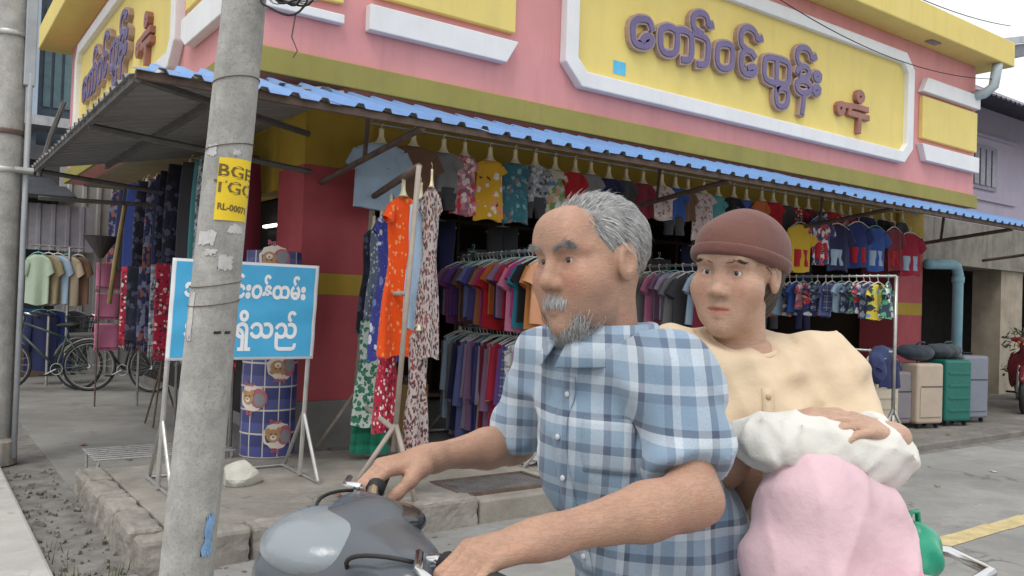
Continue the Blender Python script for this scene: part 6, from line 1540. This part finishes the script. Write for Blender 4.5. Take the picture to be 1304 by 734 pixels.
sk = [infl(p, .018) for p in wl]+[cap(WP, mid1, .13, .12, .08), cap(mid1, mid2, .11, .13, .08), cap(WP-Vector((0, 0, .02)), WP+Vector((0, 0, .06)), .15, .14, .05), cut(mid2+Vector((0, 0, .03)), (0, 0, -1), .3)]
sdf_mb(sk, .0075, lambda X_, Y_, Z_: .006*np.sin(48*(X_*.9-Y_*.2)+6*Z_)*np.clip((1.02-Z_)*2.5, .2, 1)+.003*np.sin(70*Y_+30*Z_+20*X_), it=1).build('skirt', m_pk, wm, smooth=True)
for a_ in (A1, A2): sdf_mb([cap(a_-Vector((0, 0, .088)), a_+fdir*.14-Vector((0, 0, .095)), .026, .026, .02)], .007).build('sandal', FAB('green_sandal', [(.02, .28, .16)], rough=.5), wm, smooth=True)
# maroon-brown knitted cap with dark hair under it
m_cap = FAB('brown_cap', [(.17, .075, .062)], 'plain', rough=.9)
FW, LW3, UW = (Vector(x) for x in Wm); HCw = Vector(WW(-.018, 0, .034))
zz = .93
cpr = [ell(WW(-.008, 0, .046), (.116*zz, .090*zz, .092*zz), .02, 'add', Wm), ell(WW(-.05, 0, .045), (.098*zz, .086*zz, .084*zz), .03, 'add', Wm)]
capm = sdf_mb(cpr+[('plane', (WW(.05, 0, .033), tuple(-UW+FW*.22), .4), .006, 'cut')], .004, lambda X_, Y_, Z_: .0016*np.sin(50*Z_+30*X_-20*Y_), it=1).build('cap', m_cap, wm, smooth=True)
sdf_mb([infl(p, .006) for p in cpr]+[('plane', (WW(.05, 0, .031), tuple(-UW+FW*.22), .4), .006, 'cut'), ('plane', (WW(.05, 0, .058), tuple(UW-FW*.22), .4), .006, 'cut')], .004, None, it=2).build('cap_band', m_cap, capm, smooth=True)
m_dh = M('dark_hair', (.035, .026, .022), .4, .4, 60, 200, .5)
hw_ = sdf_mb([ell(WW(-.034, 0, .018), (.092, .081, .09), .02, 'add', Wm), ell(WW(-.085, 0, -.05), (.045, .05, .05), .03, 'add', Wm), ('plane', (WW(.012, 0, .0), tuple(FW), .4), .01, 'cut'), ('plane', (WW(0, 0, .06), tuple(UW), .4), .01, 'cut')], .0045, lambda X_, Y_, Z_: .0018*np.sin(300*X_+200*Y_), it=1).build('hair', m_dh, wm, smooth=True)
def keepw(p, q): f, l_, u = p; return f < .03 and -.06 < u < .055
strands(hair_pts(WW, Wm, 1500, keepw, seed=6), m_dh, hw_, 'hair_strands', .045, .0018, lambda p: -FW-UW*.8, .12, lambda p: (p-HCw).normalized(), 4)['kind'] = 'stuff'
for s in (-1, 1):
    strands(snap(tuft(WW, [(.09, .012*s, .027), (.09, .032*s, .033), (.08, .050*s, .027)], 230, (.0, .002, .0010), 15+s), WW, Wm, hvw), m_dh, wm, 'eyebrow', .007, .0007, lambda p, s=s: LW3*s+UW*.3, .2, lambda p: FW, 7)['kind'] = 'stuff'
# pink sack on her lap with a white cloth bundle on top
r3 = Vector((.81, -.585, 0)); f3 = Vector((.585, .81, 0)); bm3 = [list(r3), list(f3), [0, 0, 1]]
SKC = V(1.115, .70, 1.055)
sk_ = thing('sack', 'soft pink cloth sack resting on the passenger lap under the white bundle', 'bag', tuple(SKC-Vector((0, 0, .12))))
sdf_mb([cap(SKC+Vector((0, 0, .045))-r3*.02, SKC-Vector((0, 0, .09))-r3*.02, .082, .100, .04), cap(SKC+r3*.07+Vector((0, 0, .02)), SKC+r3*.085-Vector((0, 0, .09)), .055, .070, .05), ell(SKC-r3*.06-Vector((0, 0, .07)), (.07, .07, .06), .04, 'add', bm3)], .005, lambda X_, Y_, Z_: wrinkles(X_, Y_, Z_, .0062, 22, 12)-.011*crease(24*(X_*.81-Y_*.585)+1.2*np.sin(9*Z_))*np.clip((1.16-Z_)*9, .25, 1)-.004*crease(43*(X_*.81-Y_*.585)+4*Z_)+.0015*np.sin(60*Z_+40*X_), it=1).build('cloth', FAB('pink_sack_cloth', [(.76, .53, .58)], 'plain'), sk_, smooth=True)
bg_ = thing('cloth_bundle', 'crumpled white cloth bundle the passenger holds on top of the pink sack', 'cloth', tuple(BAG-Vector((0, 0, .05))))
sdf_mb([ell(BAG-r3*.05, (.09, .07, .045), .04, 'add', bm3), ell(BAG+r3*.05+Vector((0, 0, -.008)), (.10, .075, .048), .04, 'add', bm3), ell(BAG+r3*.10+Vector((0, 0, -.03)), (.045, .055, .045), .04, 'add', bm3)], .005, lambda X_, Y_, Z_: wrinkles(X_, Y_, Z_, .0062, 30, 15)-.011*crease(22*X_-19*Y_+14*Z_)*np.clip(.5+np.sin(14*X_+21*Z_), 0, 1)-.006*crease(40*Z_+18*X_+7*Y_)+.0035*np.sin(120*X_+60*Y_-40*Z_), it=1).build('cloth', FAB('white_cotton', [(.74, .72, .66)], 'plain'), bg_, smooth=True)

gb_ = thing('plastic_bag', 'green plastic bag on the passenger lap beside the pink sack', 'bag', V(1.28, .68, .93))
GB = V(1.285, .66, .985)
sdf_mb([ell(GB, (.055, .05, .05), .03), ell(GB+Vector((.02, -.01, .025)), (.04, .035, .04), .03)], .005, lambda X_, Y_, Z_: .004*np.sin(110*X_+80*Z_)*np.sin(70*Y_), it=1).build('bag_body', M('green_film', (.01, .30, .17), .3, .2, 20, spec=.6), gb_, smooth=True)
MB().tube([GB+Vector((.0, 0, .05)), GB+Vector((.01, 0, .08)), GB+Vector((.035, .0, .08)), GB+Vector((.04, 0, .05))], .005, 6).build('bag_handle', MATS['green_film'], gb_, smooth=True)
